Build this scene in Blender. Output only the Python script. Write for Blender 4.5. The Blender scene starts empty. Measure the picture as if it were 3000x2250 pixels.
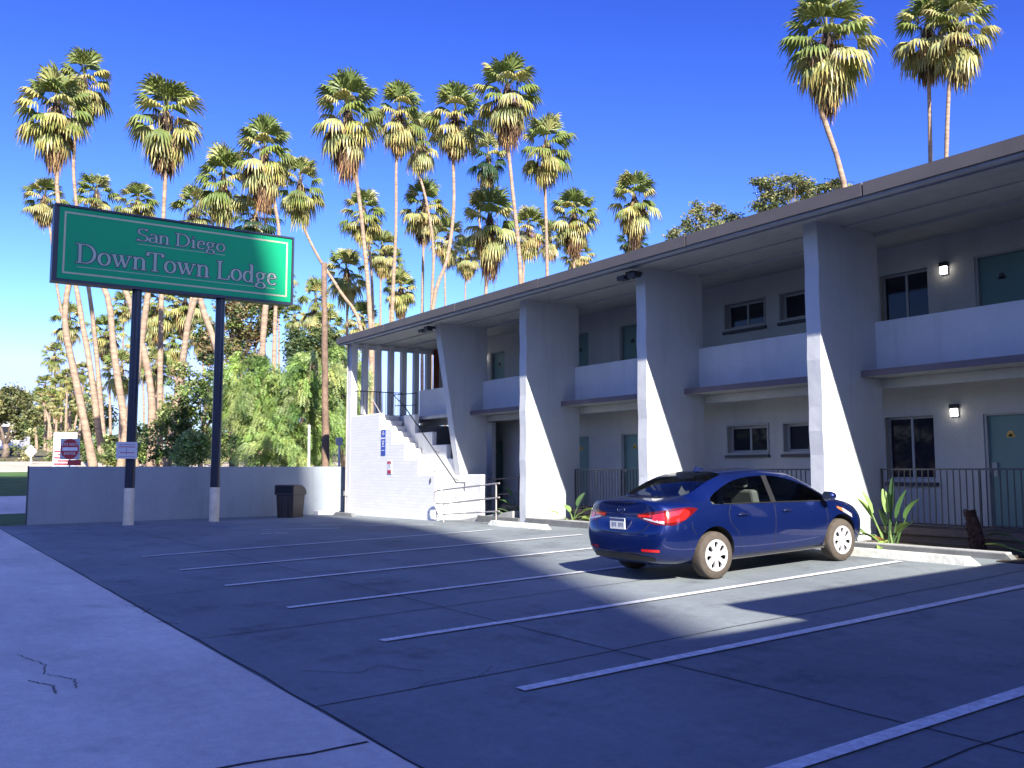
import bpy, bmesh, math, random
from mathutils import Vector, Matrix
from mathutils.bvhtree import BVHTree
random.seed(7)
scn = bpy.context.scene
COL = scn.collection
R_ = math.radians
# ---------------------------------------------------------------- camera
CAMZ = 1.72
FPX, CU, CV = 2700.0, 1500.0, 1125.0            # photo 3000 x 2250
PITCH = math.atan((1379 - CV) / FPX)
PSI = math.atan(1818 * math.cos(PITCH) / FPX)    # forward is PSI to the right of the facade direction (-X)
FW = Vector((-math.cos(PSI), math.sin(PSI), 0)); RT = Vector((math.sin(PSI), math.cos(PSI), 0))
cd = bpy.data.cameras.new('camera'); cam = bpy.data.objects.new('camera', cd); COL.objects.link(cam)
cd.sensor_width = 36; cd.lens = 36 * FPX / 3000; cd.clip_end = 3000; cd.clip_start = 0.05
cam.location = (0, 0, CAMZ)
_f = (FW * math.cos(PITCH) + Vector((0, 0, math.sin(PITCH)))).normalized()
cam.rotation_euler = _f.to_track_quat('-Z', 'Y').to_euler()
scn.camera = cam
# ---------------------------------------------------------------- light
SUN_ELEV = 33.9
TRAVEL = Vector((-0.9603, 0.279, -math.tan(R_(SUN_ELEV)))).normalized()
to_sun = -TRAVEL
w = bpy.data.worlds.new('World'); scn.world = w; w.use_nodes = True
nt = w.node_tree; nt.nodes.clear()
sky = nt.nodes.new('ShaderNodeTexSky'); sky.sky_type = 'NISHITA'; sky.sun_disc = False
sky.sun_elevation = R_(SUN_ELEV); sky.sun_rotation = math.atan2(to_sun.x, to_sun.y)
sky.altitude = 0; sky.air_density = 1.0; sky.dust_density = 1.6; sky.ozone_density = 3.0
hs = nt.nodes.new('ShaderNodeHueSaturation'); hs.inputs['Saturation'].default_value = 1.12; hs.inputs['Hue'].default_value = 0.512
sx = nt.nodes.new('ShaderNodeSeparateColor'); cx = nt.nodes.new('ShaderNodeCombineColor')
nt.links.new(sky.outputs[0], hs.inputs['Color']); nt.links.new(hs.outputs[0], sx.inputs[0])
for k_, (gam, gain) in enumerate(((1.9, 5.4), (1.85, 4.6), (1.4, 5.3))):   # camera-like rendering of a clear sky, clipped like the photograph
    a_ = nt.nodes.new('ShaderNodeMath'); a_.operation = 'MULTIPLY'; a_.inputs[1].default_value = .25
    b_ = nt.nodes.new('ShaderNodeMath'); b_.operation = 'POWER'; b_.inputs[1].default_value = gam
    c_ = nt.nodes.new('ShaderNodeMath'); c_.operation = 'MULTIPLY'; c_.inputs[1].default_value = gain
    d_ = nt.nodes.new('ShaderNodeMath'); d_.operation = 'MINIMUM'; d_.inputs[1].default_value = (4.0, 5.4, 11.0)[k_]
    nt.links.new(sx.outputs[k_], a_.inputs[0]); nt.links.new(a_.outputs[0], b_.inputs[0]); nt.links.new(b_.outputs[0], c_.inputs[0]); nt.links.new(c_.outputs[0], d_.inputs[0]); nt.links.new(d_.outputs[0], cx.inputs[k_])
bg = nt.nodes.new('ShaderNodeBackground'); bg.inputs['Strength'].default_value = 0.075
wo = nt.nodes.new('ShaderNodeOutputWorld')
nt.links.new(cx.outputs[0], bg.inputs['Color']); nt.links.new(bg.outputs[0], wo.inputs[0])
sl = bpy.data.lights.new('sun', 'SUN'); sl.energy = 4.8; sl.angle = R_(0.55); sl.color = (1.0, 0.94, 0.84)
so = bpy.data.objects.new('sun', sl); COL.objects.link(so); so.rotation_euler = TRAVEL.to_track_quat('-Z', 'Y').to_euler()
scn.view_settings.view_transform = 'Standard'; scn.view_settings.look = 'None'
scn.view_settings.exposure = 1.5; scn.view_settings.gamma = 1.0
# ---------------------------------------------------------------- helpers
def px(u, v, depth):
    """world point seen at photo pixel (2212-wide scale) at a distance along the view"""
    k = 3000 / 2212; x = (u * k - CU) / FPX; y = -(v * k - CV) / FPX
    a = math.cos(PITCH) - y * math.sin(PITCH); b = math.sin(PITCH) + y * math.cos(PITCH)
    t = depth / a
    return Vector((FW.x * depth + RT.x * x * t, FW.y * depth + RT.y * x * t, CAMZ + b * t))
def lerp(a, b, t): return a + (b - a) * t
def interp(xs, ys, x):
    if x <= xs[0]: return ys[0]
    for i in range(len(xs) - 1):
        if x <= xs[i + 1]: return lerp(ys[i], ys[i + 1], (x - xs[i]) / (xs[i + 1] - xs[i]))
    return ys[-1]
GX = [-400, -120, -75, -62, -50, -44, -36, -31, -24, -19, -9, 3, 60]
GB = [9.0, 4.0, 2.3, 1.95, 1.15, .6, .15, 0, 0, 0, 0, 0, 0]
G1 = [.1, .1, .1, .1, .1, .1, .1, .1, .08, .07, .03, 0, 0]
G2 = [.12, .12, .12, .12, .12, .12, .12, .12, .1, .09, .07, .05, .05]
G3 = [.2, .2, .2, .2, .2, .2, .2, .2, .28, .36, .42, .42, .42]
def gz(x, y):
    a, b, c = interp(GX, G1, x), interp(GX, G2, x), interp(GX, G3, x)
    return interp([2.6, 4.0, 13.6], [a, b, c], y) + interp(GX, GB, x)
MATS = {}
def nodes(name):
    m = bpy.data.materials.new(name); m.use_nodes = True; t = m.node_tree
    return m, t, t.nodes['Principled BSDF']
def mat(name, col, rough=0.7, noise=0.12, scale=3.0, bump=0.0, bscale=40.0, metal=0.0, spec=0.5, coat=0.0, col2=None, emit=None, estr=0.0, detail=6.0, sub=None):
    if name in MATS: return MATS[name]
    m, t, p = nodes(name); N = t.nodes.new; L = t.links.new
    tc = N('ShaderNodeTexCoord')
    c1 = Vector(col); c2 = Vector(col2) if col2 else c1 * (1 - noise)
    c1 = c1 * (1 + (0 if col2 else noise * .5))
    n = N('ShaderNodeTexNoise'); n.inputs['Scale'].default_value = scale; n.inputs['Detail'].default_value = detail; n.inputs['Roughness'].default_value = .62
    r = N('ShaderNodeValToRGB'); r.color_ramp.elements[0].position = .34; r.color_ramp.elements[1].position = .68
    r.color_ramp.elements[0].color = (*c2, 1); r.color_ramp.elements[1].color = (*c1, 1)
    L(tc.outputs['Object'], n.inputs['Vector']); L(n.outputs['Fac'], r.inputs['Fac']); L(r.outputs[0], p.inputs['Base Color'])
    p.inputs['Roughness'].default_value = rough; p.inputs['Metallic'].default_value = metal
    p.inputs['Specular IOR Level'].default_value = spec; p.inputs['Coat Weight'].default_value = coat; p.inputs['Coat Roughness'].default_value = .04
    if bump:
        n2 = N('ShaderNodeTexNoise'); n2.inputs['Scale'].default_value = bscale; n2.inputs['Detail'].default_value = 5
        b = N('ShaderNodeBump'); b.inputs['Strength'].default_value = bump; b.inputs['Distance'].default_value = .02
        L(tc.outputs['Object'], n2.inputs['Vector']); L(n2.outputs['Fac'], b.inputs['Height']); L(b.outputs[0], p.inputs['Normal'])
    if emit: p.inputs['Emission Color'].default_value = (*emit, 1); p.inputs['Emission Strength'].default_value = estr
    MATS[name] = m; return m
def tag(o, label=None, cat=None, group=None, kind=None):
    if label: o['label'] = label
    if cat: o['category'] = cat
    if group: o['group'] = group
    if kind: o['kind'] = kind
    return o
def worg(o):
    v = Vector((0, 0, 0))
    while o: v += o.location; o = o.parent
    return v
def empty(name, loc, label, cat, group=None):
    o = bpy.data.objects.new(name, None); COL.objects.link(o); o.location = loc; o.empty_display_size = .2
    return tag(o, label, cat, group)
class MB:
    def __init__(s): s.v = []; s.f = []; s.c = []
    def vert(s, p): s.v.append(tuple(p)); return len(s.v) - 1
    def face(s, *pts, c=None):
        i = [s.vert(p) for p in pts]; s.f.append(tuple(i)); s.c.append(c); return s
    def box(s, x0, x1, y0, y1, z0, z1):
        b = len(s.v)
        for z in (z0, z1):
            for x, y in ((x0, y0), (x1, y0), (x1, y1), (x0, y1)): s.v.append((x, y, z))
        for f in ((0, 3, 2, 1), (4, 5, 6, 7), (0, 1, 5, 4), (1, 2, 6, 5), (2, 3, 7, 6), (3, 0, 4, 7)):
            s.f.append(tuple(b + i for i in f)); s.c.append(None)
        return s
    def prism(s, poly, axis, a, b):
        """poly of 2D points in the other two axes (in xyz order), extruded a..b along axis"""
        def P(p, t):
            return {'x': (t, p[0], p[1]), 'y': (p[0], t, p[1]), 'z': (p[0], p[1], t)}[axis]
        n = len(poly); k = len(s.v)
        for t in (a, b):
            for p in poly: s.v.append(P(p, t))
        s.f.append(tuple(k + i for i in range(n))[::-1]); s.f.append(tuple(k + n + i for i in range(n)))
        s.c += [None, None]
        for i in range(n):
            j = (i + 1) % n; s.f.append((k + i, k + j, k + n + j, k + n + i)); s.c.append(None)
        return s
    def tube(s, pts, r, n=8, cap=True, rs=None):
        pts = [Vector(p) for p in pts]; m = len(pts); k = len(s.v); prev = None
        for i, p in enumerate(pts):
            d = (pts[min(i + 1, m - 1)] - pts[max(i - 1, 0)]).normalized()
            if prev is None:
                a = d.orthogonal().normalized()
            else:
                a = (prev - d * prev.dot(d)).normalized()
            prev = a; b = d.cross(a); rr = rs[i] if rs else r
            for j in range(n):
                t = 2 * math.pi * j / n; s.v.append(tuple(p + (a * math.cos(t) + b * math.sin(t)) * rr))
        for i in range(m - 1):
            for j in range(n):
                q = (j + 1) % n; s.f.append((k + i * n + j, k + i * n + q, k + (i + 1) * n + q, k + (i + 1) * n + j)); s.c.append(None)
        if cap:
            s.f.append(tuple(k + j for j in range(n))[::-1]); s.f.append(tuple(k + (m - 1) * n + j for j in range(n))); s.c += [None, None]
        return s
    def lathe(s, c, prof, n=24, axis='z'):
        """prof: (radius, height)"""
        k = len(s.v); m = len(prof)
        for r, h in prof:
            for j in range(n):
                t = 2 * math.pi * j / n; a, b = r * math.cos(t), r * math.sin(t)
                s.v.append({'z': (c[0] + a, c[1] + b, c[2] + h), 'x': (c[0] + h, c[1] + a, c[2] + b), 'y': (c[0] + b, c[1] + h, c[2] + a)}[axis])
        for i in range(m - 1):
            for j in range(n):
                q = (j + 1) % n; s.f.append((k + i * n + j, k + i * n + q, k + (i + 1) * n + q, k + (i + 1) * n + j)); s.c.append(None)
        return s
    def build(s, name, m, parent=None, smooth=False, bevel=0, colors=False, label=None):
        o0 = worg(parent)
        me = bpy.data.meshes.new(name); me.from_pydata([(a - o0.x, b - o0.y, c - o0.z) for a, b, c in s.v], [], s.f)
        me.materials.append(m)
        if smooth: me.polygons.foreach_set('use_smooth', [True] * len(s.f))
        if colors:
            at = me.color_attributes.new('tint', 'FLOAT_COLOR', 'CORNER'); arr = []
            for f, c in zip(s.f, s.c):
                c = c or (1, 1, 1)
                for _ in f: arr += [c[0], c[1], c[2], 1]
            at.data.foreach_set('color', arr)
        me.update()
        o = bpy.data.objects.new(name, me); COL.objects.link(o); o.parent = parent
        if bevel:
            b = o.modifiers.new('bevel', 'BEVEL'); b.width = bevel; b.segments = 2; b.limit_method = 'ANGLE'; b.harden_normals = False
        if label: o['label'] = label
        return o
def copy_tree(o, parent=None):
    c = o.copy(); COL.objects.link(c); c.parent = parent
    for ch in list(o.children): copy_tree(ch, c)
    return c
def grid_sheet(name, x0, x1, y0, y1, dz, m, kind='structure', step=2.0, extra=()):
    xs = sorted(set([x0, x1] + [g for g in GX if x0 < g < x1] + [x0 + i * step for i in range(int((x1 - x0) / step) + 1)]))
    ys = sorted(set([y0, y1] + [g for g in (2.6, 4.0, 13.6) if y0 < g < y1] + [y0 + i * step for i in range(int((y1 - y0) / step) + 1)]))
    mb = MB(); idx = {}
    for i, x in enumerate(xs):
        for j, y in enumerate(ys): idx[i, j] = mb.vert((x, y, gz(x, y) + dz))
    for i in range(len(xs) - 1):
        for j in range(len(ys) - 1):
            mb.f.append((idx[i, j], idx[i + 1, j], idx[i + 1, j + 1], idx[i, j + 1])); mb.c.append(None)
    o = mb.build(name, m, smooth=True); tag(o, kind=kind); return o
def ribbon(mb, pts, wd, dz, sub=6):
    P = []
    for i in range(len(pts) - 1):
        for t in range(sub): P.append((lerp(pts[i][0], pts[i + 1][0], t / sub), lerp(pts[i][1], pts[i + 1][1], t / sub)))
    P.append(pts[-1]); prev = None
    for i, p in enumerate(P):
        a = Vector(P[max(0, i - 1)]); b = Vector(P[min(len(P) - 1, i + 1)]); d = (b - a).normalized(); n = Vector((-d.y, d.x)) * wd / 2
        l = (p[0] + n.x, p[1] + n.y); r = (p[0] - n.x, p[1] - n.y)
        cur = (mb.vert((*l, gz(*l) + dz)), mb.vert((*r, gz(*r) + dz)))
        if prev: mb.f.append((prev[1], cur[1], cur[0], prev[0])); mb.c.append(None)
        prev = cur

def plaster(name, c, bump=.3, bscale=8.0, streak=.14, var=.08, rough=.85):
    """painted render: blotches, rain streaks and a trowelled surface"""
    m, t, p = nodes(name); N = t.nodes.new; L = t.links.new
    tc = N('ShaderNodeTexCoord'); mp = N('ShaderNodeMapping'); mp.inputs['Scale'].default_value = (2.2, 2.2, .22); L(tc.outputs['Object'], mp.inputs[0])
    def layer(vec, sc, det, lo, hi, a, b):
        n = N('ShaderNodeTexNoise'); n.inputs['Scale'].default_value = sc; n.inputs['Detail'].default_value = det; n.inputs['Roughness'].default_value = .65
        r = N('ShaderNodeValToRGB'); e = r.color_ramp.elements; e[0].position = lo; e[0].color = (a, a, a, 1); e[1].position = hi; e[1].color = (b, b, b * .99, 1)
        L(vec, n.inputs['Vector']); L(n.outputs[0], r.inputs[0]); return n, r
    n1, r1 = layer(mp.outputs[0], 1.6, 8, .52, .74, 1.0, 1 - streak)
    n2, r2 = layer(tc.outputs['Object'], .9, 6, .35, .7, 1 - var, 1 + var * .5)
    n3, r3 = layer(tc.outputs['Object'], 26, 5, .3, .7, .96, 1.03)
    prev = None
    for r in (r1, r2, r3):
        mx = N('ShaderNodeMix'); mx.data_type = 'RGBA'; mx.blend_type = 'MULTIPLY'; mx.inputs[0].default_value = 1
        if prev is None: mx.inputs[6].default_value = (*c, 1)
        else: L(prev, mx.inputs[6])
        L(r.outputs[0], mx.inputs[7]); prev = mx.outputs[2]
    L(prev, p.inputs['Base Color']); p.inputs['Roughness'].default_value = rough; p.inputs['Specular IOR Level'].default_value = .25
    nb_ = N('ShaderNodeTexNoise'); nb_.inputs['Scale'].default_value = bscale; nb_.inputs['Detail'].default_value = 7; L(tc.outputs['Object'], nb_.inputs['Vector'])
    b = N('ShaderNodeBump'); b.inputs['Strength'].default_value = bump; b.inputs['Distance'].default_value = .03; L(nb_.outputs[0], b.inputs['Height']); L(b.outputs[0], p.inputs['Normal'])
    return m
# ---------------------------------------------------------------- ground
def ground_mat(name, c1, c2, stain, big=.22, joint=0, mid=.10):
    m, t, p = nodes(name); N = t.nodes.new; L = t.links.new
    tc = N('ShaderNodeTexCoord')
    def noise(sc, det, rough=.6):
        n = N('ShaderNodeTexNoise'); n.inputs['Scale'].default_value = sc; n.inputs['Detail'].default_value = det; n.inputs['Roughness'].default_value = rough
        L(tc.outputs['Object'], n.inputs['Vector']); return n
    n1 = noise(big, 8, .65); r1 = N('ShaderNodeValToRGB'); e = r1.color_ramp.elements
    e[0].position = .36; e[0].color = (*c2, 1); e[1].position = .66; e[1].color = (*c1, 1); L(n1.outputs[0], r1.inputs[0])
    n2 = noise(1.1, 10, .7); r2 = N('ShaderNodeValToRGB'); e = r2.color_ramp.elements
    e[0].position = .54; e[0].color = (1, 1, 1, 1); e[1].position = .76; e[1].color = (*stain, 1); L(n2.outputs[0], r2.inputs[0])
    mx = N('ShaderNodeMix'); mx.data_type = 'RGBA'; mx.blend_type = 'MULTIPLY'; mx.inputs[0].default_value = 1
    L(r1.outputs[0], mx.inputs[6]); L(r2.outputs[0], mx.inputs[7])
    mp = N('ShaderNodeMapping'); mp.inputs['Scale'].default_value = (.35, 1.6, 1); mp.inputs['Rotation'].default_value = (0, 0, R_(8)); L(tc.outputs['Object'], mp.inputs[0])
    n4 = N('ShaderNodeTexNoise'); n4.inputs['Scale'].default_value = .55; n4.inputs['Detail'].default_value = 9; n4.inputs['Roughness'].default_value = .7; L(mp.outputs[0], n4.inputs['Vector'])
    r4 = N('ShaderNodeValToRGB'); e = r4.color_ramp.elements; e[0].position = .3; e[0].color = (.84, .84, .85, 1); e[1].position = .7; e[1].color = (1.12, 1.12, 1.1, 1); L(n4.outputs[0], r4.inputs[0])
    m4 = N('ShaderNodeMix'); m4.data_type = 'RGBA'; m4.blend_type = 'MULTIPLY'; m4.inputs[0].default_value = 1; L(mx.outputs[2], m4.inputs[6]); L(r4.outputs[0], m4.inputs[7]); mx = m4
    n5 = noise(9, 6, .75); r5 = N('ShaderNodeValToRGB'); e = r5.color_ramp.elements; e[0].position = .32; e[0].color = (1 - mid, 1 - mid, 1 - mid, 1); e[1].position = .68; e[1].color = (1 + mid, 1 + mid, 1 + mid, 1); L(n5.outputs[0], r5.inputs[0])
    m5 = N('ShaderNodeMix'); m5.data_type = 'RGBA'; m5.blend_type = 'MULTIPLY'; m5.inputs[0].default_value = 1; L(mx.outputs[2], m5.inputs[6]); L(r5.outputs[0], m5.inputs[7]); mx = m5
    n3 = noise(60, 4, .8); r3 = N('ShaderNodeValToRGB'); e = r3.color_ramp.elements
    e[0].position = .3; e[0].color = (.86, .86, .86, 1); e[1].position = .7; e[1].color = (1.08, 1.08, 1.08, 1); L(n3.outputs[0], r3.inputs[0])
    m2 = N('ShaderNodeMix'); m2.data_type = 'RGBA'; m2.blend_type = 'MULTIPLY'; m2.inputs[0].default_value = 1
    L(mx.outputs[2], m2.inputs[6]); L(r3.outputs[0], m2.inputs[7]); L(m2.outputs[2], p.inputs['Base Color'])
    p.inputs['Roughness'].default_value = .82; p.inputs['Specular IOR Level'].default_value = .3
    b = N('ShaderNodeBump'); b.inputs['Strength'].default_value = .25; b.inputs['Distance'].default_value = .006
    L(n3.outputs[0], b.inputs['Height']); L(b.outputs[0], p.inputs['Normal'])
    return m
M_lot = ground_mat('lot_concrete', (.222, .252, .264), (.158, .182, .196), (.45, .45, .47))
M_walk = ground_mat('sidewalk_concrete', (.75, .70, .62), (.60, .565, .51), (.78, .78, .78), .35)
M_road = ground_mat('asphalt_road', (.52, .45, .36), (.42, .36, .29), (.8, .8, .8))
M_dirt = ground_mat('dry_ground', (.16, .13, .07), (.08, .085, .04), (.7, .7, .7), .5)
M_grass = mat('grass_blades', (.075, .16, .03), .9, col2=(.035, .085, .018), scale=1.2, bump=.6, bscale=30)
M_crack = mat('crack_dark', (.022, .024, .03), .9)
M_paint = mat('white_marking', (.80, .81, .81), .6, col2=(.48, .49, .50), scale=16.0, detail=10)
M_blue_mark = mat('faded_blue_marking', (.06, .13, .30), .7, col2=(.13, .15, .19), scale=3)
grid_sheet('ground', -900, 300, -500, 700, -.05, M_dirt, step=25)
grid_sheet('parking_lot', -31.0, 40, 2.6, 20, 0, M_lot)
grid_sheet('sidewalk', -36.0, 40, -3.0, 2.6, .004, M_walk)
grid_sheet('street', -120, 120, -16, -3.25, -.03, M_lot)
kb = MB()
for i in range(20):
    x = -36 + i * 4; kb.box(x, x + 3.99, -3.24, -3.0, gz(x, 0) - .2, gz(x, 0) + .02)
tag(kb.build('street_kerb', M_walk), kind='structure')
# park side beyond the low wall
grid_sheet('cross_path', -43.5, -36.0, -6, 40, -.02, M_walk)
grid_sheet('grass_strip', -55.5, -43.5, -40, 60, -.01, M_grass, kind='stuff')
grid_sheet('grass_patch', -36.0, -31.25, 2.3, 30, -.01, M_grass, kind='stuff')
grid_sheet('park_road', -71, -55.5, -60, 60, 0, M_road)
jb = MB()
def jit(p, q, n, a):
    return [(lerp(p[0], q[0], i / n) + random.uniform(-a, a), lerp(p[1], q[1], i / n) + random.uniform(-a, a)) for i in range(n + 1)]
ribbon(jb, jit((-31, 2.62), (8, 2.62), 60, .018), .016, .007, 2)
ribbon(jb, jit((-9.6, 2.6), (-9.6, 13.5), 20, .02), .016, .004, 2)
ribbon(jb, jit((-6.45, 2.6), (-6.6, 13.5), 20, .02), .016, .004, 2)
ribbon(jb, jit((-3.1, 2.6), (-3.1, 13.5), 20, .02), .016, .004, 2)
ribbon(jb, jit((-31, 5.45), (2, 5.45), 50, .015), .014, .004, 2)
ribbon(jb, jit((-5.4, 0.2), (-5.45, 2.6), 12, .03), .03, .008, 2)
for x in (-13.1, -16.8, -20.4, -24): ribbon(jb, jit((x, 2.6), (x, 13.5), 20, .02), .013, .004, 2)
tag(jb.build('pavement_joints', M_crack), kind='structure')
cb = MB()
for pts, wd in ((((-9.7, 1.05), (-9.1, 1.2), (-8.7, 1.15), (-8.35, 1.32), (-8.0, 1.28)), .018), (((-8.5, 1.0), (-8.2, 1.15), (-7.9, 1.12)), .025),
                (((-6.4, 3.35), (-6.6, 3.7), (-6.45, 4.0), (-6.7, 4.3)), .012), (((-7.6, 2.95), (-7.2, 3.3), (-7.35, 3.55), (-6.9, 3.75)), .02),
                (((-12.4, 2.5), (-11.9, 2.7), (-11.6, 2.55)), .03), (((-10.9, 2.55), (-10.6, 2.72)), .04)):
    pp = []
    for a, b in zip(pts[:-1], pts[1:]): pp += jit(a, b, 14, .014)[:-1]
    ribbon(cb, pp + [pts[-1]], wd * .45, .009, 1)
tag(cb.build('pavement_cracks', M_crack), kind='structure')
mk = MB()
for x, ye in ((-1.1, 12.4), (-3.55, 12.4), (-5.9, 12.4), (-8.28, 12.45), (-10.85, 12.3), (-13.35, 12.3), (-15.8, 12.4), (-18.6, 11.9)):
    ribbon(mk, [(x, 4.03), (x + .02, 8), (x, ye)], .125, .014, 8)
ribbon(mk, [(-23.95, 8.15), (-22.7, 9.8)], .09, .009)
ribbon(mk, [(-22.4, 7.6), (-22.25, 7.8)], .08, .009); ribbon(mk, [(-22.2, 7.9), (-22.0, 8.15)], .08, .009)
ribbon(mk, [(-24.6, 9.8), (-23.2, 11.1), (-22.0, 12.2)], .09, .009)
ribbon(mk, [(-23.0, 10.6), (-21.6, 12.0)], .07, .009)
tag(mk.build('parking_lines', M_paint), kind='structure')
bm_ = MB()
ribbon(bm_, [(-26.8, 7.2), (-26.1, 8.2)], .07, .006); ribbon(bm_, [(-26.1, 8.2), (-25.4, 8.0)], .07, .006); ribbon(bm_, [(-26.3, 7.5), (-25.7, 7.8), (-25.4, 7.5)], .16, .006); ribbon(bm_, [(-24.9, 7.2), (-24.2, 7.9)], .1, .006)
tag(bm_.build('faded_blue_parking_marking', M_blue_mark), kind='structure')
# ---------------------------------------------------------------- motel
def stucco(name, c, bump=.5, sc=9.0, var=.08, rough=.85):
    return plaster(name, c, bump, sc, .12, var, rough)
M_fin = stucco('white_plaster', (.55, .57, .59), .35, 3.5)
M_wallp = stucco('grey_wall_paint', (.45, .45, .44), .25, 14)
M_para = stucco('parapet_paint', (.56, .58, .62), .2, 8)
M_white = stucco('white_paint', (.66, .67, .68), .2, 6)
M_slab = mat('brown_slab_edge', (.12, .10, .12), .7)
M_soff = mat('soffit_paint', (.38, .39, .385), .8)
M_fascia = mat('taupe_fascia', (.095, .087, .09), .6, noise=.15, scale=1.0)
M_gutter = mat('soffit_trim', (.36, .38, .42), .7)
M_roof = mat('roofing', (.3, .3, .3), .9)
M_iron = mat('black_iron', (.03, .03, .045), .5)
M_rail = mat('grey_iron', (.05, .052, .06), .5)
M_pipe = mat('galvanised_pipe', (.42, .38, .36), .45, metal=.4)
M_door = mat('teal_door', (.11, .205, .20), .5, noise=.05)
M_frame = mat('window_frame', (.33, .335, .33), .5, noise=.04)
M_sill = mat('dark_sill', (.05, .05, .06), .6)
M_brass = mat('gold_plate', (.55, .33, .06), .4, metal=.3)
M_curtain = mat('curtain', (.10, .09, .10), .9, noise=.4, scale=14)
M_red = mat('red_wood_post', (.16, .04, .025), .7)
def glass(name, tint=(.05, .06, .09), rough=.03):
    m, t, p = nodes(name)
    p.inputs['Base Color'].default_value = (*tint, 1); p.inputs['Roughness'].default_value = rough; p.inputs['Specular IOR Level'].default_value = .32
    return m
M_pane = glass('dark_window_glass', (.018, .018, .028))
M_lampglass = mat('lit_lamp', (1, .95, .85), .4, emit=(1.0, .93, .82), estr=2.6)
M_brown = mat('brown_brick_edge', (.11, .085, .08), .8, noise=.3, scale=6)
M_soil = mat('planter_soil', (.06, .045, .03), 1.0, noise=.6, scale=9, bump=1, bscale=25)
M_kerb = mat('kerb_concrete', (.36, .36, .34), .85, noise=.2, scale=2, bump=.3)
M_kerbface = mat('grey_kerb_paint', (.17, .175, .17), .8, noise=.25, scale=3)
def brick_mat(name, c, mortar, bump=.6):
    m, t, p = nodes(name); N = t.nodes.new; L = t.links.new
    tc = N('ShaderNodeTexCoord'); mp = N('ShaderNodeMapping'); mp.inputs['Rotation'].default_value = (R_(90), 0, 0)
    br = N('ShaderNodeTexBrick'); br.inputs['Color1'].default_value = (*c, 1); br.inputs['Color2'].default_value = (*[x * .93 for x in c], 1)
    br.inputs['Mortar'].default_value = (*mortar, 1); br.inputs['Scale'].default_value = 1; br.inputs['Brick Width'].default_value = .4; br.inputs['Row Height'].default_value = .1
    br.inputs['Mortar Size'].default_value = .008
    L(tc.outputs['Object'], mp.inputs[0]); L(mp.outputs[0], br.inputs['Vector']); L(br.outputs['Color'], p.inputs['Base Color'])
    b = N('ShaderNodeBump'); b.inputs['Strength'].default_value = bump; b.inputs['Distance'].default_value = .01; b.invert = True
    L(br.outputs['Fac'], b.inputs['Height']); L(b.outputs[0], p.inputs['Normal']); p.inputs['Roughness'].default_value = .75
    return m
M_brickw = brick_mat('white_painted_brick', (.80, .80, .79), (.68, .68, .69), .3)
M_brickb = brick_mat('brown_planter_block', (.13, .10, .09), (.09, .07, .06))
YF, YP, YW, YB = 13.6, 15.2, 16.53, 25.0
Z1, Z2, ZR = .72, 3.6, 6.22
FX = [-24.45, -19.78, -15.16, -10.59, -6.0, -1.4, 3.2]
HT = .155
mot = empty('motel_building', (-15, 16, .4), 'long two storey white and grey motel with tall slanting plaster fins and green doors', 'motel')
def P(mb, name, m, **k): return mb.build(name, m, mot, **k)
# fins
for i, x in enumerate(FX):
    mb = MB()
    if i == 0:
        mb.prism([(YF, ZR + .03), (YP + .15, ZR + .03), (YP + .15, .2), (14.75, .2), (14.32, 1.6)][::1], 'x', x - HT, x + HT)
        mb = MB(); mb.prism([(YF, 6.24), (14.62, .3), (15.35, .3), (15.35, 6.24)], 'x', x - HT, x + HT)
    else:
        n = 14; front = [(YF + .012 * math.sin(k * 2.3 + i) , lerp(6.24, .3, k / n)) for k in range(n + 1)]
        mb.prism(front + [(15.35, .3), (15.35, 6.24)], 'x', x - HT, x + HT)
    P(mb, 'buttress_fin', M_fin, bevel=.012)
# roof
mb = MB(); mb.box(-30.15, 5.5, 12.84, YB + .6, 6.235, 6.33); P(mb, 'roof', M_roof)
fa = MB(); ed = [-30.17, -26.4, -21.9, -17.9, -12.9, -8.9, -4.2, .5, 5.5]
for a, b in zip(ed[:-1], ed[1:]):
    dz = random.uniform(-.008, .008); fa.box(a, b - .035, 12.78, 12.835, 6.14 + dz, 6.36 + dz)
fa.box(-30.175, -30.152, 12.84, YB + .6, 6.14, 6.36)
P(fa, 'fascia', M_fascia)
mb = MB(); mb.box(-30.12, 5.5, 12.84, 12.98, 6.10, 6.2); mb.box(-30.12, 5.5, 12.99, 13.05, 6.13, 6.225); mb.box(-30.1, 5.5, 13.25, 13.31, 6.15, 6.225); P(mb, 'gutter', M_gutter)
mb = MB(); mb.box(-30.1, 5.5, 13.06, YB, 6.2, 6.232); mb.box(-30.0, 5.5, 13.34, 13.42, 6.165, 6.199); mb.box(-29.9, 5.5, 14.3, 14.36, 6.17, 6.199); mb.box(-29.9, 5.5, 15.25, 15.34, 6.14, 6.199)
P(mb, 'soffit', M_soff)
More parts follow.
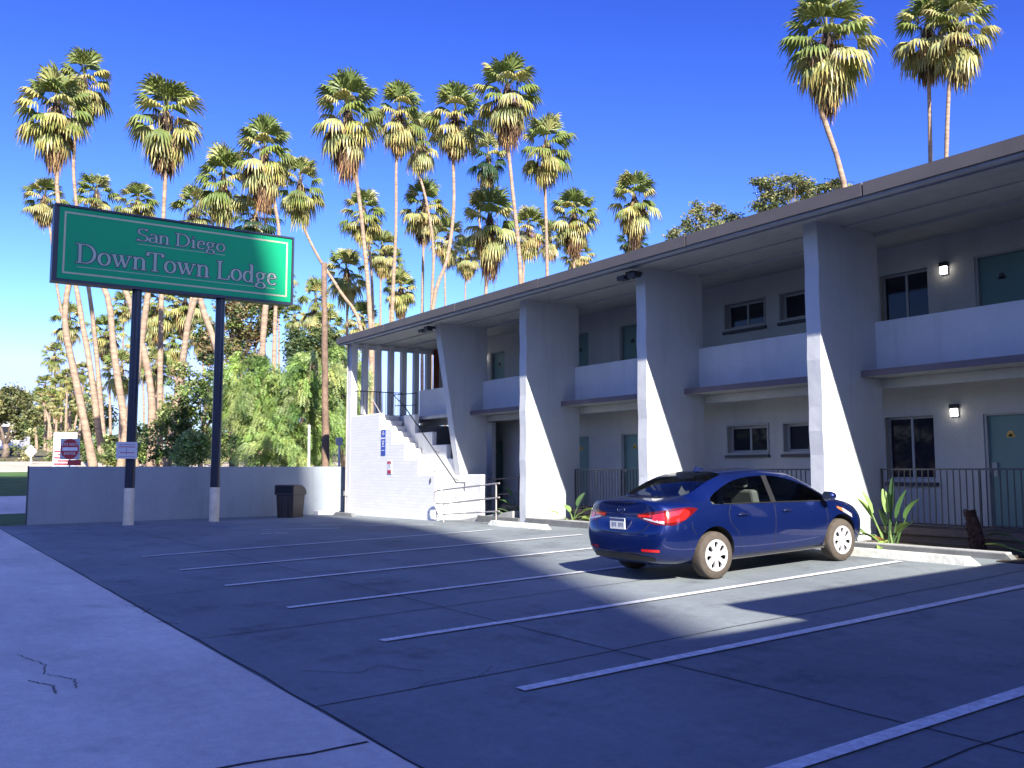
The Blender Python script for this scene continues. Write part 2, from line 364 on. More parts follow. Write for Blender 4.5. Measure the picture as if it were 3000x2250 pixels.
# walls of the rooms with real openings: built from panels around holes
holes_lo = [(-26.3, -25.2, Z1, 2.72, 'door'), (-21.62, -20.7, Z1, 2.72, 'door'), (-19.29, -18.37, Z1, 2.72, 'door'), (-15.4, -14.2, 2.14, 2.76, 'small'), (-13.73, -12.5, 2.14, 2.76, 'small'),
            (-11.2, -10.16, 1.55, 2.78, 'big'), (-9.19, -8.27, Z1, 2.75, 'door'), (-6.4, -5.5, Z1, 2.74, 'door'), (-4.3, -3.2, 1.55, 2.78, 'big'), (-1.6, -.7, Z1, 2.74, 'door')]
holes_up = [(-25.95, -25.1, Z2, 5.66, 'door'), (-21.6, -20.7, Z2, 5.73, 'door'), (-19.32, -18.4, Z2, 5.70, 'door'), (-15.4, -14.2, 5.1, 5.69, 'small'), (-13.73, -12.5, 5.1, 5.69, 'small'),
            (-11.2, -10.16, 4.5, 5.66, 'big'), (-9.22, -8.27, Z2, 5.68, 'door'), (-6.4, -5.5, Z2, 5.66, 'door'), (-4.3, -3.2, 4.5, 5.66, 'big'), (-1.6, -.7, Z2, 5.66, 'door')]
XL, XR = -26.9, 5.5
wl = MB()
for hs_, z0, z1 in ((holes_lo, .2, 3.4), (holes_up, 3.4, 6.23)):
    x = XL
    for a, b, lo, hi, k in sorted(hs_):
        if a > x: wl.box(x, a, YW, YW + .22, z0, z1)
        if k != 'door' or True:
            if lo > z0 + .01: wl.box(a, b, YW, YW + .22, z0, lo)
            wl.box(a, b, YW, YW + .22, hi, z1)
        x = b
    wl.box(x, XR, YW, YW + .22, z0, z1)
wl.box(-29.9, XL - .001, YW + .9, YW + 1.1, .1, 3.41); wl.box(-29.9, -29.75, 14.6, YW + .899, .1, 3.37)
wl.box(XL, XL + .2, YW + .22, YB, .2, 6.23); wl.box(XL, XR, YB - .2, YB, .2, 6.23); wl.box(XR - .2, XR, YW + .22, YB, .2, 6.23)
P(wl, 'room_wall', M_wallp)
def door(a, b, lo, hi, num=True):
    y = YW + .10
    d = MB(); d.box(a + .05, b - .02, y, y + .05, lo + .01, hi - .03); o = P(d, 'door', M_door, bevel=.004)
    f = MB(); f.box(a + .001, a + .05, YW + .03, YW + .2, lo, hi - .001); f.box(b - .02, b - .001, YW + .03, YW + .2, lo, hi - .001); f.box(a + .051, b - .021, YW + .03, YW + .2, hi - .03, hi - .001)
    f.build('door_frame', M_frame, o)
    if num:
        n = MB(); cx = (a + b) / 2 - .02; n.lathe((cx, y - .012, lo + 1.66), [(0.001, 0), (.055, 0), (.055, .01), (.001, .01)], 16, 'y')
        n.box(cx - .075, cx + .075, y - .012, y - .002, lo + 1.6, lo + 1.645)
        n.build('number_plate', M_brass if lo < 2 else M_rail, o)
        g = MB(); g.box(cx - .03, cx - .015, y - .017, y - .0125, lo + 1.635, lo + 1.675); g.box(cx, cx + .02, y - .017, y - .0125, lo + 1.635, lo + 1.675); g.build('number', M_sill, o)
    h = MB(); h.lathe((a + .11, y - .06, lo + .98), [(.001, 0), (.028, 0), (.028, .03), (.014, .035), (.014, .06)], 12, 'y'); h.build('handle', M_frame, o)
    if lo < 1 and -9.5 < a < -9:
        k = MB(); k.box(a + .1, a + .19, y - .05, y - .005, lo + .9, lo + 1.15); k.build('lock_plate', M_frame, o)
def window(a, b, lo, hi, kind):
    y = YW + .12; fw = .055 if kind == 'small' else .045
    f = MB(); f.box(a, b, y, y + .05, lo, lo + fw); f.box(a, b, y, y + .05, hi - fw, hi); f.box(a, a + fw, y, y + .05, lo + fw, hi - fw); f.box(b - fw, b, y, y + .05, lo + fw, hi - fw)
    mx = (a + b) / 2; f.box(mx - .025, mx + .025, y - .004, y + .05, lo + fw, hi - fw)
    if kind == 'small':
        f.box(a - .02, b + .02, YW - .03, YW - .001, lo - .05, lo); f.box(a - .04, a - .001, YW - .03, YW - .001, lo, hi + .04); f.box(b + .001, b + .04, YW - .03, YW - .001, lo, hi + .04); f.box(a, b, YW - .03, YW - .001, hi, hi + .04)
    o = P(f, 'window', M_frame)
    g = MB(); g.box(a + fw, mx - .026, y + .02, y + .03, lo + fw, hi - fw); g.box(mx + .026, b - fw, y + .012, y + .022, lo + fw, hi - fw); g.build('pane', M_pane, o)
    s = MB(); s.box(a - .06, b + .06, YW - .07, YW - .002, lo - .12, lo - .055); s.build('sill', M_sill, o)
    c = MB(); n = 26
    for i in range(n):
        x0, x1 = lerp(a + .05, b - .05, i / n), lerp(a + .05, b - .05, (i + 1) / n); ya, yb = y + .09 + .02 * (i % 2), y + .09 + .02 * ((i + 1) % 2)
        c.face((x0, ya, lo + .02), (x1, yb, lo + .02), (x1, yb, hi - .02), (x0, ya, hi - .02))
    c.build('curtain', M_curtain, o)
for a, b, lo, hi, k in holes_lo + holes_up:
    if k == 'door': door(a, b, lo, hi)
    else: window(a, b, lo, hi, k)
# lower walkway, planter, kerb
mb = MB(); mb.box(-23.0, XR, 15.02, YW, Z1 - .12, Z1); P(mb, 'walkway_floor', M_brown)
mb = MB(); mb.box(-20.3, XR, 15.1, 15.2, .25, Z1 - .121); P(mb, 'planter_wall', M_brickb)
mb = MB(); mb.box(-20.3, -7.32, 13.75, 15.095, .3, .47); mb.box(-7.3, XR, 13.3, 15.095, .3, .43); P(mb, 'planter_bed', M_soil)
for a, b in ((-19.62, -15.32), (-15.0, -10.75), (-10.43, -7.3)):
    mb = MB(); mb.box(a, b, YF - .02, YF + .14, .2, .53); k_ = P(mb, 'planter_kerb', M_kerb, bevel=.015)
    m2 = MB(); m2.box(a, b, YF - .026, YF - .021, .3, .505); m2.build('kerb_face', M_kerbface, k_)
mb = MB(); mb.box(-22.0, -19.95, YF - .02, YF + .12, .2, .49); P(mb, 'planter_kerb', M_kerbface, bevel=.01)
mb = MB(); mb.prism([(-7.3, .2), (-7.0, .2), (-7.3, .5)], 'y', YF - .02, YF + .14); P(mb, 'planter_kerb', M_kerbface)
# upper walkway slab, parapets
mb = MB(); mb.box(-28.5, XR, 15.36, YW - .001, 3.42, Z2); mb.box(-29.95, -26.9, YW, 17.4, 3.42, Z2)
P(mb, 'upper_walkway', M_soff)
mb = MB(); mb.box(-29.95, -28.76, 13.345, 15.36, 3.38, Z2 - .003); mb.box(-28.75, -28.1, 14.575, 15.36, 3.38, Z2 - .003); P(mb, 'stair_landing', M_white)
bays = [(-28.5, FX[0] - HT)] + [(FX[i] + HT, FX[i + 1] - HT) for i in range(6)] + [(FX[6] + HT, XR)]
for i, (a, b) in enumerate(bays):
    a += .001; b -= .001
    mb = MB(); mb.box(a, b, YP, YP + .13, 3.55, 4.5); 
    if i == 0: mb.box(a, a + .13, YP + .131, YP + .9, 3.6, 4.5)
    P(mb, 'parapet', M_para, bevel=.006)
    mb = MB(); mb.box(a, b, 14.73, 15.34, 3.435, 3.545 if i else 3.54); s_ = P(mb, 'balcony_slab', M_soff)
    if i:
        e = MB(); e.box(a, b, 14.722, 14.729, 3.43, 3.55); e.box(a, b, 14.73, YP - .002, 3.5455, 3.552); e.build('slab_edge', M_slab, s_)
    mb = MB(); mb.box(a, b, 15.35, 15.47, 3.25, 3.419); P(mb, 'floor_beam', M_soff)
# lower railings
def railing(x0, x1, y, z0, z1, m, sp=.115, r=.008, posts=True):
    mb = MB(); mb.box(x0, x1, y - .02, y + .02, z1 - .03, z1); mb.box(x0, x1, y - .012, y + .012, z0, z0 + .02)
    n = int((x1 - x0) / sp)
    for i in range(n + 1):
        x = lerp(x0 + .02, x1 - .02, i / n); rr = r * (2 if posts and i % 16 == 0 else 1); mb.box(x - rr, x + rr, y - rr, y + rr, z0 + .02, z1 - .03)
    return P(mb, 'railing', m)
for i in range(1, 6): railing(FX[i] + HT + .05, FX[i + 1] - HT - .05, 15.14, .76, 1.76, M_rail)
# end wall posts and front column
ys = [13.17 + .508 * k for k in range(8)]
for k, y in enumerate(ys):
    mb = MB()
    if k == 0:
        n = 10; mb.box(-30.02, -29.72, y, y + .24, .1, 6.2)
        P(mb, 'corner_post', M_white, bevel=.015)
    else:
        mb.box(-30.02, -29.84, y, y + .2, Z2, 6.2); P(mb, 'end_post', M_white if k < 7 else M_para, bevel=.008)
mb = MB(); mb.box(-29.99, -29.85, 13.42, 16.9, 6.02, 6.16); P(mb, 'end_beam', M_para)
mb = MB(); mb.box(-29.78, -29.64, 16.46, 16.62, Z2, 6.19); P(mb, 'red_post', M_red)
mb = MB(); mb.tube([(-29.93, 13.12, .2), (-29.93, 13.12, 6.1)], .028, 8); mb.box(-30.0, -29.87, 13.06, 13.165, .86, 1.02); P(mb, 'downpipe', M_pipe)
# guard at the landing
mb = MB(); x = -29.7
mb.tube([(x, 13.3, 4.5), (x, 15.15, 4.5)], .018, 6); mb.tube([(x, 13.5, 3.68), (x, 15.15, 3.68)], .014, 6)
for k in range(15): mb.tube([(x, 13.4 + k * .122, 3.68), (x, 13.4 + k * .122, 4.5)], .009, 5)
P(mb, 'landing_guard', M_iron)
mb = MB(); mb.tube([(-28.5, 15.1, 4.42), (-28.6, 14.25, 4.32), (-27.6, 14.22, 3.82)], .018, 6); mb.tube([(-28.5, 15.1, 4.0), (-28.6, 14.3, 3.95)], .014, 6); mb.tube([(-28.55, 15.1, 3.6), (-28.55, 15.1, 4.42)], .014, 6)
P(mb, 'landing_guard', M_iron)
# stair
st = MB(); n = 17; xa, xb = -23.95, -28.75; za, zb = .3, Z2
for k in range(n):
    x1 = lerp(xa, xb, k / n); x0 = lerp(xa, xb, (k + 1) / n); z = lerp(za, zb, (k + 1) / n)
    st.box(x0, x1, 13.345, 14.395, max(.1, z - .55), z)
P(st, 'stair_steps', M_white, bevel=.008)
def stepped(y0, y1, prof, m, name):
    x_end = prof[-1][1]; poly = [(prof[0][0], .1)]
    for a, b, z in prof: poly += [(a, z), (b, z)]
    poly += [(prof[-1][1], .1)]
    mb = MB(); mb.prism(poly, 'y', y0, y1); return P(mb, name, m, bevel=.02)
stepped(13.17, 13.34, [(-29.715, -27.42, 3.6), (-27.41, -26.52, 3.05), (-26.51, -25.62, 2.57), (-25.61, -24.71, 2.05), (-24.70, -23.66, 1.61)], M_brickw, 'stair_outer_wall')
stepped(14.4, 14.57, [(-28.1, -27.3, 3.6), (-27.29, -26.1, 2.97), (-26.09, -25.15, 2.54), (-25.14, -24.5, 2.1), (-24.49, -23.12, 1.61)], M_white, 'stair_inner_wall')
mb = MB(); mb.tube([(-27.9, 14.2, 4.0), (-27.5, 14.2, 3.75), (-24.22, 14.2, 1.36), (-23.7, 14.2, 1.36), (-23.75, 14.2, 1.18), (-23.95, 14.34, 1.12)], .019, 8)
mb.tube([(-25.6, 14.2, 2.36), (-25.6, 14.38, 2.28)], .012, 6); mb.tube([(-24.4, 14.2, 1.5), (-24.4, 14.38, 1.42)], .012, 6)
P(mb, 'stair_handrail', M_iron)
mb = MB(); mb.tube([(-28.6, 13.42, 4.2), (-27.73, 13.42, 3.5), (-24.0, 13.42, 1.1)], .019, 8)
P(mb, 'stair_handrail', M_pipe)
# store room behind the stair
mb = MB(); mb.box(-26.85, -24.65, 15.75, 15.9, .2, 3.25); P(mb, 'store_room_wall', M_para)
# ramp and its pipe rail
mb = MB()
mb.prism([(-23.6, .24), (-20.35, .24), (-20.35, .66)], 'y', 13.66, 15.0); P(mb, 'ramp', M_kerb)
mb = MB(); y = 12.95
mb.tube([(-19.9, y, 1.40), (-22.6, y, 1.20), (-23.15, y, 1.155), (-23.28, y, 1.10), (-23.3, y, .9), (-23.2, y, .79), (-22.8, y, .79), (-19.9, y, 1.04)], .022, 8)
mb.tube([(-19.9, y, .69), (-22.77, y, .5)], .02, 8); mb.tube([(-22.77, y, .2), (-22.77, y, 1.19)], .025, 8); mb.tube([(-20.05, y, .34), (-20.05, y, 1.4)], .022, 8)
P(mb, 'ramp_handrail', M_pipe)
mb = MB(); mb.tube([(-23.2, 14.7, 1.45), (-19.98, 14.7, 1.62)], .018, 6); mb.tube([(-23.2, 14.7, 1.0), (-19.98, 14.7, 1.2)], .016, 6); mb.tube([(-20.1, 14.7, .5), (-20.1, 14.7, 1.62)], .018, 6); mb.tube([(-21.6, 14.7, .5), (-21.6, 14.7, 1.54)], .018, 6)
P(mb, 'ramp_handrail', M_iron)
# wall lamps
def wall_lamp(x, z, y=None):
    y = y or YW
    b = MB(); b.box(x - .072, x + .072, y - .11, y - .001, z + .03, z + .11); b.box(x - .065, x + .065, y - .03, y - .001, z - .13, z + .029); o = P(b, 'wall_lamp', M_iron)
    g = MB(); g.box(x - .055, x + .055, y - .10, y - .031, z - .115, z + .028); g.build('lamp_glass', M_lampglass, o)
wall_lamp(-9.78, 5.57); wall_lamp(-9.7, 2.85); wall_lamp(-26.25, 5.57)
# eave floodlights
for x in (-24.4, -15.1, -5.9):
    b = MB(); b.box(x - .12, x + .12, 13.2, 13.5, 6.0, 6.08); b.box(x - .3, x - .05, 13.1, 13.3, 5.9, 6.0); b.box(x + .05, x + .3, 13.1, 13.3, 5.9, 6.0)
    P(b, 'floodlight', M_iron, bevel=.02)
b = MB(); b.lathe((-22.9, 16.2, 6.08), [(.09, .11), (.09, .05), (.06, 0), (.001, 0)], 12); P(b, 'dome_camera', M_iron)
# ---------------------------------------------------------------- neighbours that throw the big shadows (behind the photographer)
M_tower = mat('tower_render', (.40, .38, .35), .85, noise=.1)
tw = empty('shadow_tower', (60, -40, 0), 'unseen beige high rise tower behind the lot, outline shaped to cast the long shadow', 'tower')
mb = MB(); mb.prism([(-75, -.5), (-13.4, -.5), (-13.35, 47.5), (-12.45, 54.5), (-12.7, 59), (-14.4, 65), (-14.9, 67.9), (-15.9, 69.9), (-16.6, 72.5), (-17.6, 75.3), (-18.8, 80.5), (-75, 80.5)], 'x', 60.5, 62); mb.box(62.01, 78, -72, -26, -.5, 74); mb.build('tower_wall', M_tower, tw)  # unseen slab, outline shaped so its shadow edge crosses lot, wall and sign
gl = MB(); fr = MB()
for k in range(22):
    for j in range(16):
        y = -73.5 + j * 3.6; z = 2.2 + k * 3.1; gl.box(60.42, 60.46, y, y + 1.9, z, z + 1.5)
gl.build('window_panes', M_pane, tw)
wg = empty('motel_wing', (8, 8, 0), 'two storey side wing of the motel beside the car park entrance', 'building')
mb = MB(); mb.box(5.6, 14, 1.0, 12.7, .0, 6.0); mb.build('wall', M_wallp, wg)
mb = MB(); mb.box(.98, 14.2, 5.45, 12.72, 5.9, 6.15); mb.box(2.2, 14.2, .6, 5.449, 5.9, 6.15); mb.build('roof', M_fascia, wg)
for y in (5.7, 9.0, 12.3):
    mb = MB(); mb.box(4.3, 4.6, y, y + .3, 0, 5.9); mb.build('post', M_fin, wg)
mb = MB(); mb.box(4.3, 5.6, 5.5, 12.7, 3.3, 3.5); mb.build('balcony', M_slab, wg)
# ---------------------------------------------------------------- low wall
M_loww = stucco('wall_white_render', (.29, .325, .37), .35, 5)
mb = MB()
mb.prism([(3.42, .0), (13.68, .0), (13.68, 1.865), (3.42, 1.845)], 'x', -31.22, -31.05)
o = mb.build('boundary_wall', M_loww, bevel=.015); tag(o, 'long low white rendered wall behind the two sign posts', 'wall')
mb = MB(); mb.box(-31.23, -31.04, 3.395, 3.415, .05, 1.86); mb.build('end_trim', M_sill, o)
mb = MB(); mb.box(-31.04, -30.6, 12.4, 13.1, .1, .33); o = mb.build('concrete_step', M_white, bevel=.03); tag(o, 'small white step in the corner where the low wall meets the stair', 'step')
# ---------------------------------------------------------------- big green sign
M_green = mat('sign_green', (.0, .31, .135), .5, noise=.03, spec=.2)
M_navy = mat('sign_navy', (.012, .018, .045), .45)
M_postn = mat('post_dark_blue', (.012, .018, .04), .35, noise=.2)
M_cream = mat('post_cream', (.66, .57, .43), .7, noise=.2, scale=4)
M_gold = mat('sign_gold_line', (.42, .41, .28), .4)
M_letter = mat('sign_letter', (.31, .38, .31), .4)
M_outl = mat('letter_outline', (.02, .03, .08), .5)
sg = empty('motel_sign', (-28.95, 7, .12), 'big green motel name sign on two dark blue posts', 'sign')
XS = -28.75
for i, y in enumerate((5.85, 8.34)):
    mb = MB(); mb.lathe((-28.95, y, 0), [(.145, 1.2), (.14, 7.15)], 20); o = mb.build('post', M_postn, sg, smooth=True)
    m2 = MB(); m2.lathe((-28.95, y, 0), [(.17, .05), (.165, .16), (.152, .2), (.15, 1.21), (.14, 1.212)], 20); m2.build('post_base', M_cream, o, smooth=True)
mb = MB(); mb.box(-29.22, XS - .012, 3.5, 10.62, 7.12, 9.36); mb.build('cabinet', M_navy, sg, bevel=.015)
mb = MB(); mb.box(XS - .0115, XS, 3.63, 10.55, 7.2, 9.29); mb.build('sign_face', M_green, sg)
mb = MB()
def frame_rect(mb, x, y0, y1, z0, z1, w, d=.004):
    mb.box(x, x + d, y0, y1, z0, z0 + w); mb.box(x, x + d, y0, y1, z1 - w, z1); mb.box(x, x + d, y0, y0 + w, z0 + w, z1 - w); mb.box(x, x + d, y1 - w, y1, z0 + w, z1 - w)
frame_rect(mb, XS + .001, 3.76, 10.42, 7.36, 9.17, .05); mb.build('border_line', M_gold, sg)
mb = MB(); mb.box(XS - .02, XS + .03, 3.49, 3.55, 7.11, 9.37); mb.box(XS - .02, XS + .03, 10.57, 10.63, 7.11, 9.37); mb.box(XS - .02, XS + .03, 3.55, 10.57, 7.11, 7.17); mb.box(XS - .02, XS + .03, 3.55, 10.57, 9.31, 9.37); mb.build('cabinet_rim', M_navy, sg)
def arc(cx, cy, rx, ry, a0, a1, n=14):
    return [(cx + rx * math.cos(R_(lerp(a0, a1, i / n))), cy + ry * math.sin(R_(lerp(a0, a1, i / n)))) for i in range(n + 1)]
def serif(x, y, w=.26): return [(x - w / 2, y), (x + w / 2, y)]
# strokes in units of cap height 1, x-height .66
G = {
 'S': (.62, [arc(.31, .745, .22, .225, 30, 255, 14) + arc(.31, .255, .25, .235, 80, -150, 14), [(.5, .86), (.53, .98)], [(.06, .14), (.04, 0)]]),
 'a': (.52, [arc(.24, .47, .17, .17, 150, 20, 8) + [(.42, .42), (.42, .10)] + arc(.50, .10, .08, .08, 180, 290, 5), [(.42, .40)] + arc(.21, .18, .16, .17, 100, 290, 10) + [(.42, .14)]]),
 'n': (.62, [[(.14, .62), (.14, .0)], [(.04, .60), (.14, .65)], [(.14, .48)] + arc(.32, .46, .17, .18, 135, 10, 8) + [(.49, .0)], serif(.14, .012), serif(.49, .012)]),
 'D': (.86, [[(.16, .98), (.16, .02)], [(.16, .985), (.38, .985)] + arc(.36, .5, .40, .485, 88, -88, 18) + [(.16, .015)], serif(.14, .985, .28), serif(.14, .015, .28)]),
 'i': (.32, [[(.16, .62), (.16, .0)], [(.05, .60), (.16, .65)], serif(.16, .012), [(.16, .90), (.16, .83)]]),
 'e': (.54, [[(.10, .38), (.45, .38)] + arc(.275, .38, .175, .27, 0, 200, 12) + arc(.29, .29, .21, .28, 180, 320, 10)]),
 'g': (.56, [arc(.25, .44, .165, .19, 0, 360, 18), arc(.25, .44, .165, .19, 235, 250, 2) + [(.13, .16), (.20, .07), (.40, .05)] + arc(.27, -.12, .22, .14, 50, -215, 14) + [(.17, .03)], [(.38, .56), (.46, .60), (.53, .59)]]),
 'o': (.60, [arc(.30, .33, .215, .31, 0, 360, 24)]),
 'w': (.88, [[(.10, .63), (.28, .02)], [(.28, .02), (.44, .56)], [(.40, .63), (.58, .02)], [(.58, .02), (.76, .63)], serif(.1, .635, .22), serif(.42, .635, .2), serif(.76, .635, .2)]),
 'T': (.74, [[(.37, .98), (.37, .02)], [(.05, .985), (.69, .985)], [(.05, .985), (.04, .80)], [(.69, .985), (.70, .80)], serif(.37, .015, .30)]),
 'L': (.68, [[(.18, .98), (.18, .02)], [(.06, .015), (.60, .015), (.64, .25)], serif(.18, .985, .28)]),
 'd': (.62, [[(.44, 1.02), (.44, .0)], [(.34, .99), (.44, 1.03)], arc(.26, .32, .19, .30, 25, 335, 18), [(.44, .012), (.54, .012)]]),
 ' ': (.30, [])}
def serif_text(mb, txt, y0, z0, width, cap, x, grow=0.0, thick=.15, thin=.05, d=.006):
    x0_ = x; tot = sum(G[c][0] for c in txt); k = width / tot; pos = y0
    for c in txt:
        wc, strokes = G[c]
        for si, st_ in enumerate(strokes):
            x = x0_ + .0005 * (si + 1)
            q = [Vector((pos + px_ * k, z0 + pz * cap)) for px_, pz in st_]
            n = len(q); L_, R2 = [], []
            for i in range(n):
                dv = (q[min(n - 1, i + 1)] - q[max(0, i - 1)])
                if dv.length < 1e-6: dv = Vector((1, 0))
                dv.normalize(); nn = Vector((-dv.y, dv.x)); th = (thin + (thick - thin) * abs(dv.y) ** 1.5) * cap / 2 + grow
                if c == 'w' and (q[-1] - q[0]).x > 0 and (q[-1] - q[0]).y > 0: th = thin * cap / 2 + .003 + grow
                p = q[i]
                if i == 0: p = p - dv * grow
                if i == n - 1: p = p + dv * grow
                L_.append(p + nn * th); R2.append(p - nn * th)
            for i in range(n - 1):
                mb.face(*[(x, p.x, p.y) for p in (R2[i], R2[i + 1], L_[i + 1], L_[i])])
        pos += wc * k
for txt, y0, z0, wd, cap in (('San Diego', 5.74, 8.58, 2.66, .39), ('DownTown Lodge', 4.10, 7.71, 5.98, .56)):
    mb = MB(); serif_text(mb, txt, y0, z0, wd, cap, XS + .004, grow=.024); mb.build('letter_outline', M_outl, sg)
    mb = MB(); serif_text(mb, txt, y0, z0, wd, cap, XS + .0095); mb.build('lettering', M_letter, sg)
mb = MB(); mb.box(XS + .002, XS + .005, 5.78, 8.39, 8.475, 8.492); mb.box(XS + .002, XS + .005, 4.14, 10.02, 7.58, 7.60); mb.build('underline', M_letter, sg)
# paper notice on the near post
M_paper = mat('notice_paper', (.60, .60, .66), .7, noise=.05)
M_ink_r = mat('ink_red', (.45, .16, .25), .7); M_ink_b = mat('ink_blue', (.22, .22, .42), .7)
nb = MB(); nb.box(-28.76, -28.745, 5.4, 5.985, 2.07, 2.56); o = nb.build('paper_notice', M_paper); tag(o, 'white rectangular notice fixed across the nearer dark sign post', 'notice')
i1 = MB(); i2 = MB()
for k, (a, b) in enumerate(((5.46, 5.92), (5.5, 5.9))): i1.box(-28.744, -28.742, a, b, 2.40 - k * .17, 2.43 - k * .17)
i2.box(-28.744, -28.742, 5.48, 5.92, 2.47, 2.49); i2.box(-28.744, -28.742, 5.48, 5.92, 2.12, 2.135); i2.box(-28.744, -28.742, 5.67, 5.69, 2.2, 2.37)
i1.build('red_print', M_ink_r, o); i2.build('blue_print', M_ink_b, o)
# stair wall signs
M_signblue = mat('sign_blue', (.03, .07, .40), .4); M_signred = mat('sign_red', (.45, .02, .05), .4); M_signwhite = mat('sign_white', (.75, .75, .78), .5)
mb = MB(); mb.box(-27.26, -26.95, 13.155, 13.168, 2.22, 3.04); o = mb.build('hanging_sign', M_signblue); tag(o, 'narrow upright blue sign with white marks on the stair wall', 'sign')
k = MB(); 
for z in (2.36, 2.49, 2.66, 2.9): k.box(-27.2, -27.01, 13.152, 13.154, z, z + .025)
k.box(-27.26, -26.95, 13.152, 13.154, 2.74, 2.79); k.box(-27.14, -27.09, 13.152, 13.154, 2.86, 3.0); k.box(-27.15, -27.08, 13.152, 13.154, 2.55, 2.64)
k.build('lettering', M_signwhite, o)
mb = MB(); mb.box(-26.78, -26.5, 13.155, 13.168, 1.62, 2.03); o = mb.build('warning_sign', M_signwhite); tag(o, 'small red and white notice below the blue sign', 'sign')
k = MB(); k.box(-26.77, -26.65, 13.152, 13.154, 1.94, 2.02); k.box(-26.63, -26.51, 13.152, 13.154, 1.94, 2.02); k.box(-26.77, -26.51, 13.152, 13.154, 1.63, 1.74); k.build('red_field', M_signred, o)
k = MB(); k.box(-26.655, -26.625, 13.152, 13.154, 1.80, 1.93); k.build('lettering', M_sill, o)
mb = MB(); mb.box(-23.95, -23.9, 13.14, 13.168, 1.38, 1.5); o = mb.build('electrical_outlet', M_sill, bevel=.004); tag(o, 'small dark outlet near the low end of the stair wall', 'outlet')
# ---------------------------------------------------------------- litter bin
M_bin = mat('brown_bin_plastic', (.055, .042, .038), .45, noise=.15); M_bind = mat('bin_mouth_dark', (.008, .008, .01), .6)
bx, by = -29.55, 11.0
bn = empty('litter_bin', (bx, by, .15), 'brown litter bin with curved lid in front of the low white wall', 'litter bin')
def bp(name, mb, m, **k):
    o = mb.build(name, m, bn, **k); return o
mb = MB(); c, s_ = math.cos(.62), math.sin(.62)
def rotp(x, y): return (bx + x * c - y * s_, by + x * s_ + y * c)
def tapered(mb, w0, w1, z0, z1):
    k = len(mb.v)
    for w_, z in ((w0, z0), (w1, z1)):
        for x, y in ((-1, -1), (1, -1), (1, 1), (-1, 1)): mb.v.append((*rotp(x * w_, y * w_), z))
    for f in ((0, 3, 2, 1), (4, 5, 6, 7), (0, 1, 5, 4), (1, 2, 6, 5), (2, 3, 7, 6), (3, 0, 4, 7)): mb.f.append(tuple(k + i for i in f)); mb.c.append(None)
tapered(mb, .30, .345, .15, .98); bp('bin_body', mb, M_bin, bevel=.03)
mb = MB(); prof = [(-.38, .93), (-.38, 1.25)] + [(-.06 + .44 * math.sin(R_(a)), .99 + .27 * math.cos(R_(a))) for a in range(0, 91, 10)] + [(.38, .93)]
k = len(mb.v); n = len(prof)
for x in (-.37, .37):
    for y, z in prof: mb.v.append((*rotp(x, y), z))
mb.f.append(tuple(range(k, k + n))[::-1]); mb.f.append(tuple(range(k + n, k + 2 * n)))
for i in range(n): mb.f.append((k + i, k + (i + 1) % n, k + n + (i + 1) % n, k + n + i))
mb.c += [None] * (n + 2); bp('lid', mb, M_bin, bevel=.012)
mb = MB(); p = [rotp(-.31, -.386), rotp(.31, -.386), rotp(.31, -.38), rotp(-.31, -.38)]; mb.prism(p, 'z', .99, 1.21); bp('mouth', mb, M_bind)
mb = MB()
for x in (-.25, -.12, .12, .25): p = [rotp(x - .012, -.352), rotp(x + .012, -.352), rotp(x + .012, -.32), rotp(x - .012, -.32)]; mb.prism(p, 'z', .22, .9)
bp('ribs', mb, M_bin)
# ---------------------------------------------------------------- wheel stops
M_stopw = mat('wheel_stop_white', (.66, .67, .62), .8, col2=(.45, .46, .40), scale=3, bump=.5, bscale=14)
M_stopg = mat('wheel_stop_grey', (.2, .205, .2), .9, noise=.3, scale=4, bump=.5, bscale=14)
def wheel_stop(x0, x1, y, m, label):
    b = MB(); z = gz((x0 + x1) / 2, y) - .01; h = .13
    pf = [(y - .1, z), (y - .07, z + h), (y + .07, z + h), (y + .1, z)]; xs = [x0, x0 + .16, x1 - .16, x1]
    for i, x in enumerate(xs):
        for (yy, zz) in pf: b.v.append((x, yy if 0 < i < 3 else y + (yy - y) * .85, zz if 0 < i < 3 else z + (zz - z) * .18))
    for i in range(3):
        for j in range(3): b.f.append((i * 4 + j, (i + 1) * 4 + j, (i + 1) * 4 + j + 1, i * 4 + j + 1)); b.c.append(None)
    b.f += [(0, 1, 2, 3), (15, 14, 13, 12)]; b.c += [None, None]
    tag(b.build('wheel_stop', m, bevel=.012), label, 'wheel stop', 'concrete wheel stops at the heads of the bays')
wheel_stop(-9.75, -7.25, 12.75, M_stopw, 'worn white wheel stop right in front of the parked blue car')
wheel_stop(-20.2, -17.6, 12.85, M_stopw, 'bright white wheel stop at the foot of the second plaster fin')
wheel_stop(-29.6, -28.0, 12.6, M_stopg, 'short grey wheel stop beside the brick stair wall')
